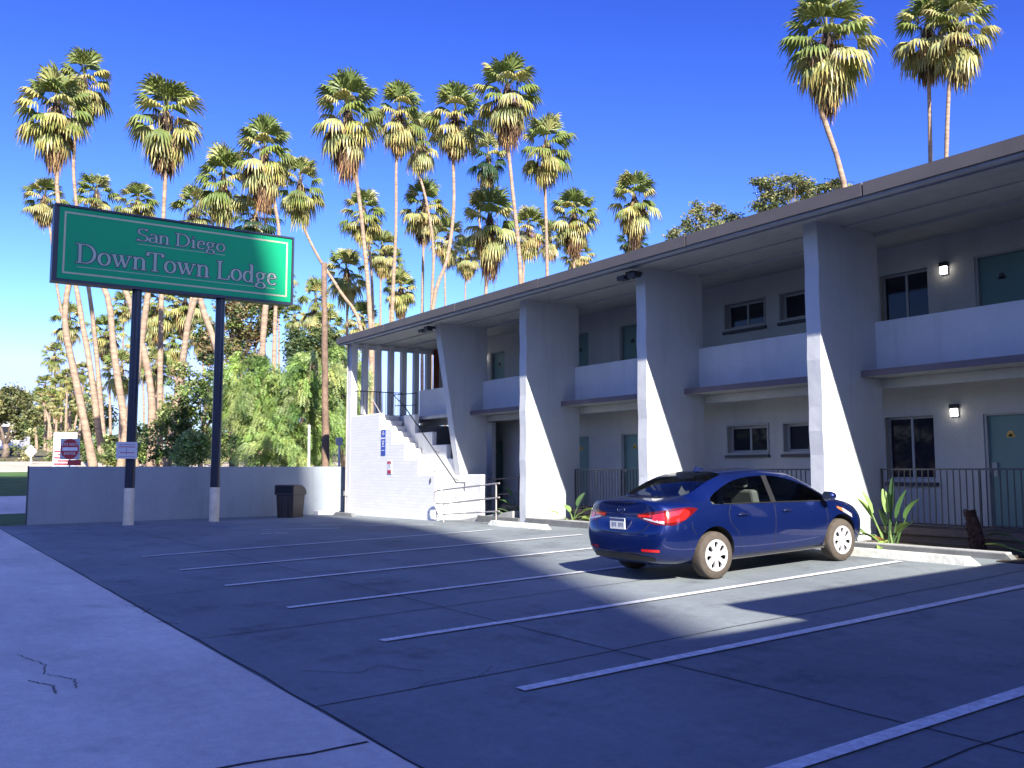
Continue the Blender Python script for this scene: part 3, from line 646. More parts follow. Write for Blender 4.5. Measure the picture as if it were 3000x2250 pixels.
# ---------------------------------------------------------------- street signs, poles beyond the wall
def bfont(name, txt, size, m, parent, loc, rot, ex=.004):
    cu = bpy.data.curves.new(name, 'FONT'); cu.body = txt; cu.size = size; cu.extrude = ex; cu.align_x = 'CENTER'; cu.align_y = 'CENTER'
    o = bpy.data.objects.new(name, cu); COL.objects.link(o)
    dg = bpy.context.evaluated_depsgraph_get(); me = bpy.data.meshes.new_from_object(o.evaluated_get(dg)); bpy.data.objects.remove(o); bpy.data.curves.remove(cu)
    o = bpy.data.objects.new(name, me); COL.objects.link(o); me.materials.clear(); me.materials.append(m)
    o.parent = parent; o.location = Vector(loc) - worg(parent); o.rotation_euler = rot; return o
def facing(x, y):  # yaw so that local +X of a text runs to the viewer's right
    return math.atan2(-x, y)
pd = px(152, 970, 41); yaw = math.atan2(RT.y, RT.x) + R_(4)
def local(p0, a, b, c=0):   # a right, b up, c towards the viewer
    r = Vector((math.cos(yaw), math.sin(yaw), 0)); f = Vector((math.sin(yaw), -math.cos(yaw), 0))
    return p0 + r * a + Vector((0, 0, b)) + f * c
M_silver = mat('sign_back', (.48, .50, .52), .5, metal=.2); M_redsign = mat('traffic_red', (.42, .03, .04), .5)
def plate(pts, p0, c0, c1, mb):
    k = len(mb.v); n = len(pts)
    for c_ in (c0, c1):
        for a, b in pts: mb.v.append(tuple(local(p0, a, b, c_)))
    mb.f.append(tuple(k + i for i in range(n))[::-1]); mb.f.append(tuple(k + n + i for i in range(n)))
    for i in range(n): mb.f.append((k + i, k + (i + 1) % n, k + n + (i + 1) % n, k + n + i))
    mb.c += [None] * (n + 2)
s0 = empty('do_not_enter_sign', (pd.x, pd.y, gz(pd.x, pd.y)), 'round red and white do not enter sign standing behind the low wall', 'road sign')
mb = MB(); mb.tube([(pd.x, pd.y, gz(pd.x, pd.y)), (pd.x, pd.y, pd.z + .4)], .03, 8); mb.build('pole', M_silver, s0)
mb = MB(); plate([(-.42, -.46), (.42, -.46), (.42, .46), (-.42, .46)], pd, .035, .045, mb); mb.build('backing_plate', M_silver, s0)
mb = MB(); plate([(.39 * math.cos(R_(a)), .45 * math.sin(R_(a))) for a in range(0, 360, 10)], pd, .046, .052, mb); d0 = mb.build('red_disc', M_redsign, s0)
mb = MB(); plate([(-.33, -.075), (.33, -.075), (.33, .075), (-.33, .075)], pd, .0525, .056, mb); mb.build('white_bar', M_signwhite, d0)
bfont('lettering', 'DO NOT', .17, M_signwhite, d0, local(pd, 0, .2, .056), (R_(90), 0, yaw)); bfont('lettering', 'ENTER', .17, M_signwhite, d0, local(pd, 0, -.2, .056), (R_(90), 0, yaw))
mb = MB(); plate([(-.08, -.72), (.5, -.72), (.5, -.48), (-.08, -.48)], pd, .035, .045, mb); q_ = mb.build('lower_plate', M_redsign, s0)
wb = px(140, 968, 47)
s1 = empty('white_information_board', (wb.x, wb.y, gz(wb.x, wb.y)), 'tall white board with red print half hidden by the do not enter sign', 'notice board')
mb = MB(); plate([(-.55, -.95), (.6, -.95), (.6, .8), (-.55, .8)], wb, 0, .05, mb); mb.build('board', M_signwhite, s1)
mb = MB()
for k in range(5): plate([(-.5 + .2 * (k % 2), -.85 + k * .16), (.3, -.85 + k * .16), (.3, -.77 + k * .16), (-.5 + .2 * (k % 2), -.77 + k * .16)], wb, .051, .056, mb)
mb.build('red_print', M_redsign, s1)
dm = px(68, 975, 56)
s2 = empty('diamond_road_sign', (dm.x, dm.y, gz(dm.x, dm.y)), 'pale back of a small diamond shaped road sign by the far road', 'road sign')
mb = MB(); mb.tube([(dm.x, dm.y, gz(dm.x, dm.y)), (dm.x, dm.y, dm.z + .2)], .05, 6); mb.build('pole', M_signwhite, s2)
mb = MB(); plate([(-.36, 0), (0, -.4), (.36, 0), (0, .4)], dm, .06, .08, mb); mb.build('plate', M_signwhite, s2)
M_wood = mat('old_timber', (.20, .13, .09), .85, noise=.45, scale=3, bump=.7, bscale=12)
a = px(706, 1004, 37); b = px(700, 568, 37); a.z = gz(a.x, a.y)
mb = MB(); n = 14; mb.tube([a.lerp(b, i / n) + Vector((.02 * math.sin(i * 1.9), 0, 0)) for i in range(n + 1)], .15, 12, rs=[lerp(.165, .105, i / n) + .006 * math.sin(i * 5) for i in range(n + 1)])
o = mb.build('timber_pole', M_wood, smooth=True); tag(o, 'tall bare brown timber pole rising behind the right end of the low wall', 'pole')
for u, vt, lab in ((668, 918, 'plain white metal post left of the timber pole'), (733, 962, 'white signpost with small plate right of the timber pole')):
    a = px(u, 1005, 35); b = px(u, vt, 35); a.z = gz(a.x, a.y)
    e_ = empty('white_post', a, lab, 'post', 'white posts behind the low wall')
    mb = MB(); mb.tube([a, b], .045, 8); mb.build('shaft', M_signwhite, e_)
    if u > 700:
        mb = MB(); p0 = b; plate([(-.13, 0), (.13, 0), (.13, .3), (-.13, .3)], p0, .05, .065, mb); mb.build('plate', M_silver, e_)

# houses and trees across the street, behind the photographer (mirrored in the motel windows)
M_house = mat('house_render', (.34, .26, .18), .85, noise=.1); M_tile = mat('clay_tile', (.22, .09, .05), .8, noise=.3)
hs2 = empty('house', (-24, -34, 0), 'ochre house with tiled roof across the street behind the photographer', 'house')
mb = MB(); mb.box(-32, -16, -40, -30, -.2, 4.2); mb.build('wall', M_house, hs2)
mb = MB(); mb.prism([(-40.8, 4.2), (-29.2, 4.2), (-35, 7)], 'x', -32.8, -15.2); mb.build('roof', M_tile, hs2)
# ---------------------------------------------------------------- parked car
def paint(name, c, flake):
    m, t, p = nodes(name); N = t.nodes.new; L = t.links.new
    p.inputs['Base Color'].default_value = (*c, 1); p.inputs['Metallic'].default_value = .55; p.inputs['Roughness'].default_value = .32
    p.inputs['Coat Weight'].default_value = 1.0; p.inputs['Coat Roughness'].default_value = .03
    tc = N('ShaderNodeTexCoord'); n = N('ShaderNodeTexNoise'); n.inputs['Scale'].default_value = 3; n.inputs['Detail'].default_value = 8
    r = N('ShaderNodeMapRange'); r.inputs['To Min'].default_value = .28; r.inputs['To Max'].default_value = .42
    L(tc.outputs['Object'], n.inputs['Vector']); L(n.outputs[0], r.inputs['Value']); L(r.outputs[0], p.inputs['Roughness'])
    return m
M_car = paint('blue_car_paint', (.002, .012, .10), 1)
M_cart = mat('car_black_plastic', (.012, .012, .014), .5)
def clear_glass(name, tint):
    m = bpy.data.materials.new(name); m.use_nodes = True; t = m.node_tree; t.nodes.clear(); N = t.nodes.new; L = t.links.new
    o = N('ShaderNodeOutputMaterial'); mix = N('ShaderNodeMixShader'); tr = N('ShaderNodeBsdfTransparent'); gl_ = N('ShaderNodeBsdfGlossy'); fz = N('ShaderNodeFresnel'); fz.inputs[0].default_value = 1.5
    tr.inputs[0].default_value = (*tint, 1); gl_.inputs['Roughness'].default_value = .02
    L(fz.outputs[0], mix.inputs[0]); L(tr.outputs[0], mix.inputs[1]); L(gl_.outputs[0], mix.inputs[2]); L(mix.outputs[0], o.inputs[0]); return m
M_cglass = clear_glass('green_tinted_car_glass', (.86, .93, .90))
M_tyre = mat('brown_lit_tyre', (.075, .06, .048), .9, noise=.2, scale=12, bump=.3)  # warm brown of sunlit rubber is put into the base colour
M_hub = mat('silver_wheel_cover', (.62, .62, .63), .35, noise=.05, metal=.25)
M_dark = mat('car_dark_void', (.006, .006, .007), .8)
M_seat = mat('grey_seat_cloth', (.10, .10, .10), .95, noise=.2)
M_tail = mat('tail_lamp_red', (.62, .012, .010), .12, noise=.1, spec=.7, coat=1)
M_taild = mat('tail_lamp_dark_red', (.10, .004, .006), .12, coat=1)
M_tailw = mat('tail_lamp_clear', (.45, .42, .42), .12, coat=1)
M_orange = mat('headlamp_amber', (.75, .16, .05), .2, coat=1)
M_chrome = mat('chrome', (.7, .7, .72), .12, metal=1, noise=.02)
M_plate = mat('plate_white', (.60, .62, .62), .5); M_plateb = mat('plate_blue', (.05, .07, .16), .5)
ST = [ # (s, [(x,z,ds) x 11])  j0 bottom centre .. j10 top centre
 (.00, [(0,.27,.12),(.50,.27,.11),(.63,.35,.05),(.71,.50,.03),(.735,.68,.03),(.70,.80,.11),(.68,.95,.12),(.63,1.035,.12),(.55,1.055,.11),(.30,1.075,.07),(0,1.08,.05)]),
 (.16, [(0,.22,.05),(.62,.22,.03),(.76,.32,0),(.82,.50,0),(.84,.69,0),(.81,.86,.02),(.765,.985,.04),(.70,1.045,.04),(.60,1.075,.04),(.31,1.09,.02),(0,1.10,0)]),
 (.42, [(0,.2,0),(.69,.2,0),(.83,.30,0),(.875,.5,0),(.89,.71,0),(.865,.88,0),(.825,.985,0),(.74,1.06,0),(.61,1.085,0),(.31,1.105,0),(0,1.11,0)]),
 (.70, [(0,.2,0),(.7,.2,0),(.84,.29,0),(.885,.5,0),(.905,.72,0),(.875,.88,0),(.835,.99,0),(.80,1.03,0),(.63,1.115,0),(.32,1.115,-.02),(0,1.115,-.03)]),
 (.98, [(0,.2,0),(.7,.2,0),(.845,.28,0),(.89,.5,0),(.91,.72,0),(.88,.88,0),(.84,.99,0),(.785,1.085,0),(.61,1.24,0),(.31,1.265,-.02),(0,1.27,-.02)]),
 (1.20,[(0,.2,0),(.7,.2,0),(.845,.27,0),(.885,.49,0),(.90,.71,0),(.88,.88,0),(.845,.99,0),(.75,1.19,0),(.60,1.325,0),(.31,1.355,-.02),(0,1.36,-.02)]),
 (1.50,[(0,.2,0),(.7,.2,0),(.845,.25,0),(.875,.47,0),(.89,.69,0),(.88,.86,0),(.845,.985,0),(.70,1.30,0),(.595,1.40,0),(.31,1.425,0),(0,1.43,0)]),
 (1.85,[(0,.2,0),(.7,.2,0),(.845,.25,0),(.87,.46,0),(.885,.68,0),(.88,.84,0),(.845,.975,0),(.675,1.35,0),(.59,1.425,0),(.31,1.447,0),(0,1.452,0)]),
 (2.18,[(0,.2,0),(.7,.2,0),(.845,.25,0),(.87,.46,0),(.885,.67,0),(.88,.83,0),(.845,.965,0),(.67,1.35,0),(.585,1.43,0),(.31,1.455,0),(0,1.46,0)]),
 (2.27,[(0,.2,0),(.7,.2,0),(.845,.25,0),(.87,.46,0),(.885,.67,0),(.88,.825,0),(.845,.962,0),(.67,1.35,0),(.585,1.428,0),(.31,1.453,0),(0,1.458,0)]),
 (2.70,[(0,.2,0),(.7,.2,0),(.845,.25,0),(.87,.46,0),(.885,.66,0),(.88,.81,0),(.845,.95,0),(.69,1.30,0),(.60,1.385,0),(.31,1.415,0),(0,1.42,0)]),
 (3.05,[(0,.2,0),(.7,.2,0),(.845,.26,0),(.875,.47,0),(.89,.66,0),(.88,.80,0),(.845,.94,0),(.735,1.17,0),(.64,1.255,0),(.32,1.30,0),(0,1.31,0)]),
 (3.38,[(0,.2,0),(.7,.2,0),(.845,.27,0),(.885,.49,0),(.905,.66,0),(.88,.79,0),(.84,.93,0),(.79,1.01,0),(.70,1.075,0),(.34,1.125,0),(0,1.135,0)]),
 (3.66,[(0,.2,0),(.7,.2,0),(.845,.28,0),(.89,.5,0),(.91,.67,0),(.88,.78,0),(.83,.90,0),(.77,.935,0),(.69,.955,0),(.36,.985,0),(0,.99,0)]),
 (3.98,[(0,.2,0),(.69,.2,0),(.83,.28,0),(.875,.49,0),(.885,.65,0),(.855,.75,0),(.80,.85,0),(.735,.885,0),(.64,.905,0),(.34,.93,0),(0,.935,0)]),
 (4.25,[(0,.2,0),(.62,.2,0),(.76,.27,0),(.81,.45,0),(.815,.61,0),(.785,.70,0),(.73,.775,0),(.665,.81,0),(.57,.835,0),(.31,.86,0),(0,.865,0)]),
 (4.45,[(0,.2,0),(.5,.2,0),(.62,.26,0),(.67,.42,0),(.675,.56,0),(.645,.63,0),(.60,.68,0),(.545,.70,0),(.47,.715,0),(.26,.74,.02),(0,.745,.03)]),
 (4.53,[(0,.24,0),(.34,.24,0),(.42,.3,0),(.45,.42,0),(.45,.52,0),(.43,.57,0),(.40,.60,0),(.36,.615,0),(.31,.63,0),(.17,.64,.02),(0,.645,.03)])]
NJ = 11; NS = len(ST)
vs = []; fs = []; fm = []
def vid(i, j, sgn):
    return VI[(i, j, 0 if j in (0, NJ - 1) else sgn)]
VI = {}
for i, (s, row) in enumerate(ST):
    for j, (x, z, ds) in enumerate(row):
        for sgn in ((0,) if j in (0, NJ - 1) else (1, -1)):
            VI[(i, j, sgn)] = len(vs); vs.append((x * (sgn or 1) * 1.0, s + ds - 2.275, z))
for i in range(NS - 1):
    for j in range(NJ - 1):
        s0, s1 = ST[i][0], ST[i + 1][0]; k = 0
        if j == 6 and s0 >= .97 and s1 <= 3.39 and not (s0 == 2.18): k = 1 if s1 < 2.2 else 2
        elif j == 6 and s0 == 2.18: k = 6
        elif j in (8, 9) and s0 >= .69 and s1 <= 1.51: k = 3
        elif j in (8, 9) and s0 >= 2.69 and s1 <= 3.67: k = 4
        for sgn in (1, -1):
            q = [vid(i, j, sgn), vid(i + 1, j, sgn), vid(i + 1, j + 1, sgn), vid(i, j + 1, sgn)]
            fs.append(q if sgn == 1 else q[::-1]); fm.append((k if sgn == 1 or k not in (1, 2) else k) )
for e, yb in ((0, -.045), (NS - 1, .03)):   # end caps with a centre column
    s, row = ST[e]; CI = {}
    for j in range(1, NJ - 1):
        CI[j] = len(vs); vs.append((0, s + row[j][2] + yb - 2.275, row[j][1]))
    CI[0] = vid(e, 0, 0); CI[NJ - 1] = vid(e, NJ - 1, 0)
    for j in range(NJ - 1):
        for sgn in (1, -1):
            a, b = vid(e, j, sgn), vid(e, j + 1, sgn)
            q = [x for k_, x in enumerate((a, b, CI[j + 1], CI[j])) ]
            q = list(dict.fromkeys(q))
            if (e == 0) != (sgn == 1): q = q[::-1]
            fs.append(q[::-1] if e == 0 else q[::-1]); fm.append(0)
me = bpy.data.meshes.new('cage'); me.from_pydata(vs, [], fs); me.update()
TM = [bpy.data.materials.new('region%d' % k) for k in range(7)]
for k in range(7): me.materials.append(TM[k])
me.polygons.foreach_set('material_index', fm)
bmx = bmesh.new(); bmx.from_mesh(me); bmesh.ops.recalc_face_normals(bmx, faces=bmx.faces[:])
cl = bmx.edges.layers.float.new('crease_edge')
for e in bmx.edges:
    ms = {f.material_index for f in e.link_faces}
    if len(ms) > 1: e[cl] = .55
bmx.to_mesh(me); bmx.free()
tmp = bpy.data.objects.new('cage', me); COL.objects.link(tmp)
sb = tmp.modifiers.new('s', 'SUBSURF'); sb.levels = 3; sb.render_levels = 3
AX = (.98 - 2.275, 3.68 - 2.275)   # wheel axles
def cutter(y, sg_):
    c = MB(); c.lathe((sg_ * .62, y, .33), [(.001, 0), (.375, 0), (.385, sg_ * .5), (.001, sg_ * .5)], 40, 'x'); o = c.build('cut', M_dark); return o
cuts = []
for y in AX:
    for sg_ in (1, -1):
        c = cutter(y, sg_); bmc = bmesh.new(); bmc.from_mesh(c.data); bmesh.ops.remove_doubles(bmc, verts=bmc.verts[:], dist=.0005); bmesh.ops.recalc_face_normals(bmc, faces=bmc.faces[:]); bmc.to_mesh(c.data); bmc.free()
        cuts.append(c); b = tmp.modifiers.new('b', 'BOOLEAN'); b.operation = 'DIFFERENCE'; b.object = c; b.solver = 'EXACT'; b.material_mode = 'TRANSFER'
dg = bpy.context.evaluated_depsgraph_get(); dg.update()
full = bpy.data.meshes.new_from_object(tmp.evaluated_get(dg))
CARX, CARY = -9.82, 10.62
zr, zf = gz(CARX, CARY + AX[0]), gz(CARX, CARY + AX[1]); SL = math.atan((zf - zr) / 2.7)
car = empty('parked_car', (CARX, CARY, (zr + zf) / 2), 'shiny dark blue sedan parked nose in by the motel', 'car'); car.rotation_euler = (SL, 0, 0)
def cpart(name, mb, m, par=None, **k):
    o = mb.build(name, m, None, **k); o.parent = par or car; return o
names = {0: 'body', 1: 'rear_side_window', 2: 'front_side_window', 3: 'rear_window', 4: 'windshield', 6: 'door_pillar'}
mats_ = [m_.name if m_ else '' for m_ in full.materials]
bmf = bmesh.new(); bmf.from_mesh(full)
def region(k, side):
    def ok(f):
        mm = full.materials[f.material_index] if f.material_index < len(full.materials) else TM[0]
        isdark = mm == M_dark; i = TM.index(mm) if mm in TM else 0
        if k == 5:
            c_ = f.calc_center_median(); return isdark and c_.x * side > 0 and (c_.y > 0) == (abs(side) == 2)
        if isdark: return False
        if i != k: return False
        return side == 0 or f.calc_center_median().x * side > 0
    b2 = bmf.copy(); b2.faces.ensure_lookup_table(); bmesh.ops.delete(b2, geom=[f for f in b2.faces if not ok(f)], context='FACES')
    m2 = bpy.data.meshes.new('p'); b2.to_mesh(m2); b2.free(); m2.polygons.foreach_set('use_smooth', [True] * len(m2.polygons)); return m2
body = None
for k, side, m_ in ((0, 0, M_car), (5, 1, M_dark), (5, -1, M_dark), (5, 2, M_dark), (5, -2, M_dark), (1, 1, M_cglass), (1, -1, M_cglass), (2, 1, M_cglass), (2, -1, M_cglass), (3, 0, M_cglass), (4, 0, M_cglass), (6, 1, M_cart), (6, -1, M_cart)):
    m2 = region(k, side)
    if not len(m2.polygons): continue
    m2.materials.clear(); m2.materials.append(m_); m2.polygons.foreach_set('material_index', [0] * len(m2.polygons))
    nm = 'wheel_well' if k == 5 else names[k]; m2.name = nm; o = bpy.data.objects.new(nm, m2); COL.objects.link(o); o.parent = car
    if k == 0: body = o
bmf.free()
shell = bpy.data.meshes.new_from_object(tmp.evaluated_get(dg)); bmS = bmesh.new(); bmS.from_mesh(shell); BV = BVHTree.FromBMesh(bmS)
bpy.data.objects.remove(tmp)
for c in cuts: bpy.data.objects.remove(c)
def hit(o, d):
    h = BV.ray_cast(Vector(o), Vector(d).normalized()); return h[0], h[1]
def side_patch(name, pts_fn, m, nu, nv, sg_, off=.006, par=None):
    """pts_fn(u,v)->(y,z); projected from the side"""
    mb = MB(); g = {}
    for i in range(nu + 1):
        for j in range(nv + 1):
            y, z = pts_fn(i / nu, j / nv); h, n_ = hit((sg_ * 2, y, z), (-sg_, 0, 0))
            h = h or Vector((sg_ * .88, y, z)); n_ = n_ or Vector((sg_, 0, 0)); g[i, j] = mb.vert(h + (n_ if n_.x * sg_ > 0 else -n_) * off)
    for i in range(nu):
        for j in range(nv): mb.f.append((g[i, j], g[i + 1, j], g[i + 1, j + 1], g[i, j + 1])); mb.c.append(None)
    return cpart(name, mb, m, par, smooth=True)
def radial_patch(name, a0, a1, zfn, m, sg_, cx=.45, cy=-1.55, nu=26, nv=5, off=.008, par=None, fwd=False):
    """angle measured from straight back (0) towards the car's side (90)"""
    mb = MB(); g = {}
    for i in range(nu + 1):
        a = R_(lerp(a0, a1, i / nu)); lo, hi = zfn(i / nu); d = Vector((math.sin(a) * sg_, -math.cos(a) * (-1 if fwd else 1), 0))
        for j in range(nv + 1):
            z = lerp(lo, hi, j / nv); o = Vector((cx * sg_, cy, z)) + d * 2.2; h, n_ = hit(o, -d)
            if h is None: h = o - d * 1.7
            g[i, j] = mb.vert(h + d * off)
    for i in range(nu):
        for j in range(nv): mb.f.append((g[i, j], g[i + 1, j], g[i + 1, j + 1], g[i, j + 1])); mb.c.append(None)
    return cpart(name, mb, m, par, smooth=True)
for sg_ in (1, -1):
    # tail lamp: dark red outer shape, bright core, clear strip
    t0 = radial_patch('tail_light', -12, 86, lambda u: (interp([0, .3, .55, .8, 1], [.865, .775, .765, .87, .955], u), interp([0, .3, .55, .8, 1], [.905, .945, .985, .985, .965], u)), M_taild, sg_, off=.006)
    radial_patch('lamp_core', 14, 66, lambda u: (interp([0, .4, .8, 1], [.83, .80, .83, .90], u), interp([0, .4, .8, 1], [.90, .935, .965, .94], u)), M_tail, sg_, off=.010, par=t0)
    radial_patch('lamp_core', -9, 12, lambda u: (.868, .898), M_tail, sg_, off=.010, par=t0)
    radial_patch('reversing_lens', 0, 30, lambda u: (interp([0, 1], [.842, .785], u), interp([0, 1], [.858, .822], u)), M_tailw, sg_, off=.010, par=t0)
    radial_patch('rear_reflector', 12, 34, lambda u: (.415, .45), M_tail, sg_, cx=.3, off=.006)
    radial_patch('headlight', 62, 97, lambda u: (interp([0, 1], [.64, .80], u), interp([0, .5, 1], [.70, .79, .83], u)), M_tailw, sg_, cx=.35, cy=1.4, off=.006, fwd=True)
    radial_patch('turn_signal', 84, 97, lambda u: (interp([0, 1], [.74, .80], u), interp([0, 1], [.80, .83], u)), M_orange, sg_, cx=.35, cy=1.4, off=.009, fwd=True)
    # door seams
    for nm, pl in (('door_seam', [(2.225, .97), (2.22, .8), (2.20, .5), (2.19, .30)]), ('door_seam', [(1.34, .985), (1.27, .86), (1.28, .74), (1.42, .62), (1.50, .45), (1.52, .30)]),
                   ('door_seam', [(3.33, .93), (3.36, .8), (3.35, .55), (3.28, .30)]), ('sill_seam', [(1.55, .285), (2.2, .27), (3.25, .28)]),
                   ('bumper_seam', [(.55, .80), (.56, .70), (.62, .62)]), ('fuel_flap', [(.98, .93), (1.13, .93), (1.13, .81), (.98, .81), (.98, .93)]) if sg_ < 0 else ('bumper_seam', [(4.0, .78), (4.02, .70)])):
        mb = MB(); P_ = []
        for a, b in zip(pl[:-1], pl[1:]):
            for t in range(6): P_.append((lerp(a[0], b[0], t / 6) - 2.275, lerp(a[1], b[1], t / 6)))
        P_.append((pl[-1][0] - 2.275, pl[-1][1])); q = []
        for y, z in P_:
            h, n_ = hit((sg_ * 2, y, z), (-sg_, 0, 0)); q.append((h or Vector((.88 * sg_, y, z))) + Vector((-.001 * sg_, 0, 0)))
        mb.tube(q, .0045, 5); cpart(nm, mb, M_dark)
    # window trim along the belt
    q = []
    for k in range(30):
        y = lerp(1.2, 3.42, k / 29) - 2.275; z = interp([1.2, 2.2, 3.38], [.995, .965, .925], y + 2.275); h, n_ = hit((sg_ * 2, y, z), (-sg_, 0, 0)); q.append((h or Vector((.84 * sg_, y, z))) + Vector((.003 * sg_, 0, 0)))
    mb = MB(); mb.tube(q, .009, 6); cpart('belt_trim', mb, M_cart)
    # handles
    for y0 in (1.42, 2.36):
        mb = MB(); y = y0 - 2.275; h, n_ = hit((sg_ * 2, y + .1, .835), (-sg_, 0, 0)); x = h.x
        mb.tube([(x, y, .832), (x + .03 * sg_, y + .03, .836), (x + .035 * sg_, y + .11, .84), (x + .03 * sg_, y + .19, .846), (x, y + .22, .85)], .012, 8); hd = cpart('door_handle', mb, M_car, smooth=True)
        side_patch('handle_shade_patch', lambda u, v: (y + .05 + .1 * u, .815 + .04 * v), M_dark, 4, 2, sg_, .002, hd)  # flat dark patch on the door stands in for shade behind the handle
    # mirror
    mb = MB(); mb.lathe((sg_ * .985, 3.30 - 2.275, 1.0), [(.001, -.07), (.06, -.065), (.088, -.03), (.09, 0), (.075, .05), (.001, .075)], 16, 'y')
    for i_, v_ in enumerate(mb.v): mb.v[i_] = (sg_ * .985 + (v_[0] - sg_ * .985) * 1.15, v_[1], 1.0 + (v_[2] - 1.0) * .78)
    mr = cpart('wing_mirror', mb, M_car, smooth=True)
    mb = MB(); mb.tube([(sg_ * .84, 1.06, .93), (sg_ * .93, 1.03, .955)], .03, 8); mb.build('mirror_arm', M_cart).parent = mr
    mb = MB(); mb.lathe((sg_ * .985, .953, 1.0), [(.001, 0), (.075, 0), (.075, .003)], 16, 'y'); mb.build('mirror_glass', M_chrome).parent = mr
# wheels
for y in AX:
    for sg_ in (1, -1):
        cx_ = sg_ * .79
        mb = MB(); w_ = .0975; prof = [(.215, -w_), (.30, -w_), (.312, -w_ * .8), (.318, -w_ * .5), (.318, w_ * .5), (.312, w_ * .8), (.30, w_), (.215, w_)]
        mb.lathe((cx_, y, .318), prof, 48, 'x'); ty = cpart('wheel', mb, M_tyre, smooth=True)
        mb = MB(); mb.lathe((cx_, y, .318), [(.001, sg_ * .02), (.216, sg_ * .02)], 32, 'x'); mb.build('rim_back', M_dark).parent = ty
        mb = MB(); ro = sg_ * .088; n_ = 7
        mb.lathe((cx_, y, .318), [(.216, sg_ * .075), (.212, sg_ * .10), (.185, sg_ * .10), (.182, sg_ * .085)], 42, 'x')
        mb.lathe((cx_, y, .318), [(.001, sg_ * .10), (.04, sg_ * .10), (.075, sg_ * .094), (.085, sg_ * .08)], 28, 'x')
        for k in range(n_):
            a0 = 2 * math.pi * k / n_ + .2
            def pt(r, a, h): return (cx_ + sg_ * h, y + r * math.cos(a), .318 + r * math.sin(a))
            w0, w1 = .44, .30
            for (ra, wa, rb, wb_, ha, hb) in ((.07, .42, .12, .24, .094, .099), (.12, .24, .16, .22, .099, .098), (.16, .22, .2, .40, .098, .094)):
                q = [pt(ra, a0 - wa, ha), pt(rb, a0 - wb_, hb), pt(rb, a0 + wb_, hb), pt(ra, a0 + wa, ha)]
                mb.face(*q)
                q2 = [pt(ra, a0 - wa, ha), pt(rb, a0 - wb_, hb), pt(rb, a0 - wb_, hb - .03), pt(ra, a0 - wa, ha - .03)]; mb.face(*q2)
                q2 = [pt(ra, a0 + wa, ha), pt(rb, a0 + wb_, hb), pt(rb, a0 + wb_, hb - .03), pt(ra, a0 + wa, ha - .03)]; mb.face(*q2)
        mb.build('wheel_cover', M_hub).parent = ty
# rear details
mb = MB(); hb, _ = hit((0, -4, .80), (0, 1, 0)); yb_ = hb.y
def rear_y(x, z):
    h, n_ = hit((x, -4, z), (0, 1, 0)); return h.y if h else yb_
mb = MB(); mb.box(-.155, .155, -.012, 0, .695, .845); pl = cpart('licence_plate', mb, M_plate); pl.location = (0, min(rear_y(0, .70), rear_y(0, .84)) - .006, 0)
mb = MB(); mb.box(-.15, .15, -.0135, -.0122, .805, .84); mb.build('plate_header', M_plateb).parent = pl
mb = MB()
for k in range(7):
    if k == 3: continue
    x = -.105 + k * .035; mb.box(x - .011, x - .004, -.0135, -.0122, .725, .785); mb.box(x + .004, x + .011, -.0135, -.0122, .725 + .02 * (k % 2), .785)
mb.build('plate_characters', M_plateb).parent = pl
# oval badge with slanted mark
mb = MB(); y = rear_y(0, .955) - .006
mb.tube([(.075 * math.cos(R_(a)), y, .955 + .038 * math.sin(R_(a))) for a in range(0, 361, 15)], .005, 6, cap=False)
mb.tube([(-.042, y, .93), (-.022, y, .975)], .005, 5); mb.tube([(.022, y, .935), (.042, y, .98)], .005, 5); mb.tube([(-.032, y, .952), (.032, y, .96)], .005, 5)
cpart('badge', mb, M_chrome)
for nm, pl_, r_, m_ in (('trunk_seam', [(-.60, .93), (-.62, .85), (-.50, .70), (-.36, .655), (0, .645), (.36, .655), (.50, .70), (.62, .85), (.60, .93)], .005, M_dark),
                    ('bumper_line', [(-.66, .44), (-.4, .39), (0, .375), (.4, .39), (.66, .44)], .005, M_cart),
                    ('trunk_ridge', [(-.55, .885), (-.2, .875), (.2, .875), (.55, .885)], .007, M_car)):
    mb = MB(); q = []
    for a, b in zip(pl_[:-1], pl_[1:]):
        for t in range(5): x, z = lerp(a[0], b[0], t / 5), lerp(a[1], b[1], t / 5); q.append((x, rear_y(x, z) - .001, z))
    mb.tube(q, r_, 5); cpart(nm, mb, m_)
mb = MB(); g = {}
for i in range(13):
    for j in range(3):
        x = lerp(-.62, .62, i / 12); z = lerp(.285, .345 + .04 * (1 - abs(x) / .62), j / 2); g[i, j] = mb.vert((x, rear_y(x, max(z, .30)) - .008, z))
for i in range(12):
    for j in range(2): mb.f.append((g[i, j], g[i + 1, j], g[i + 1, j + 1], g[i, j + 1])); mb.c.append(None)
cpart('bumper_valance', mb, M_cart, smooth=True)
mb = MB(); mb.prism([(1.50 - 2.275, 1.43), (1.72 - 2.275, 1.455), (1.60 - 2.275, 1.485), (1.56 - 2.275, 1.50)], 'x', -.012, .012); cpart('roof_antenna', mb, M_car)
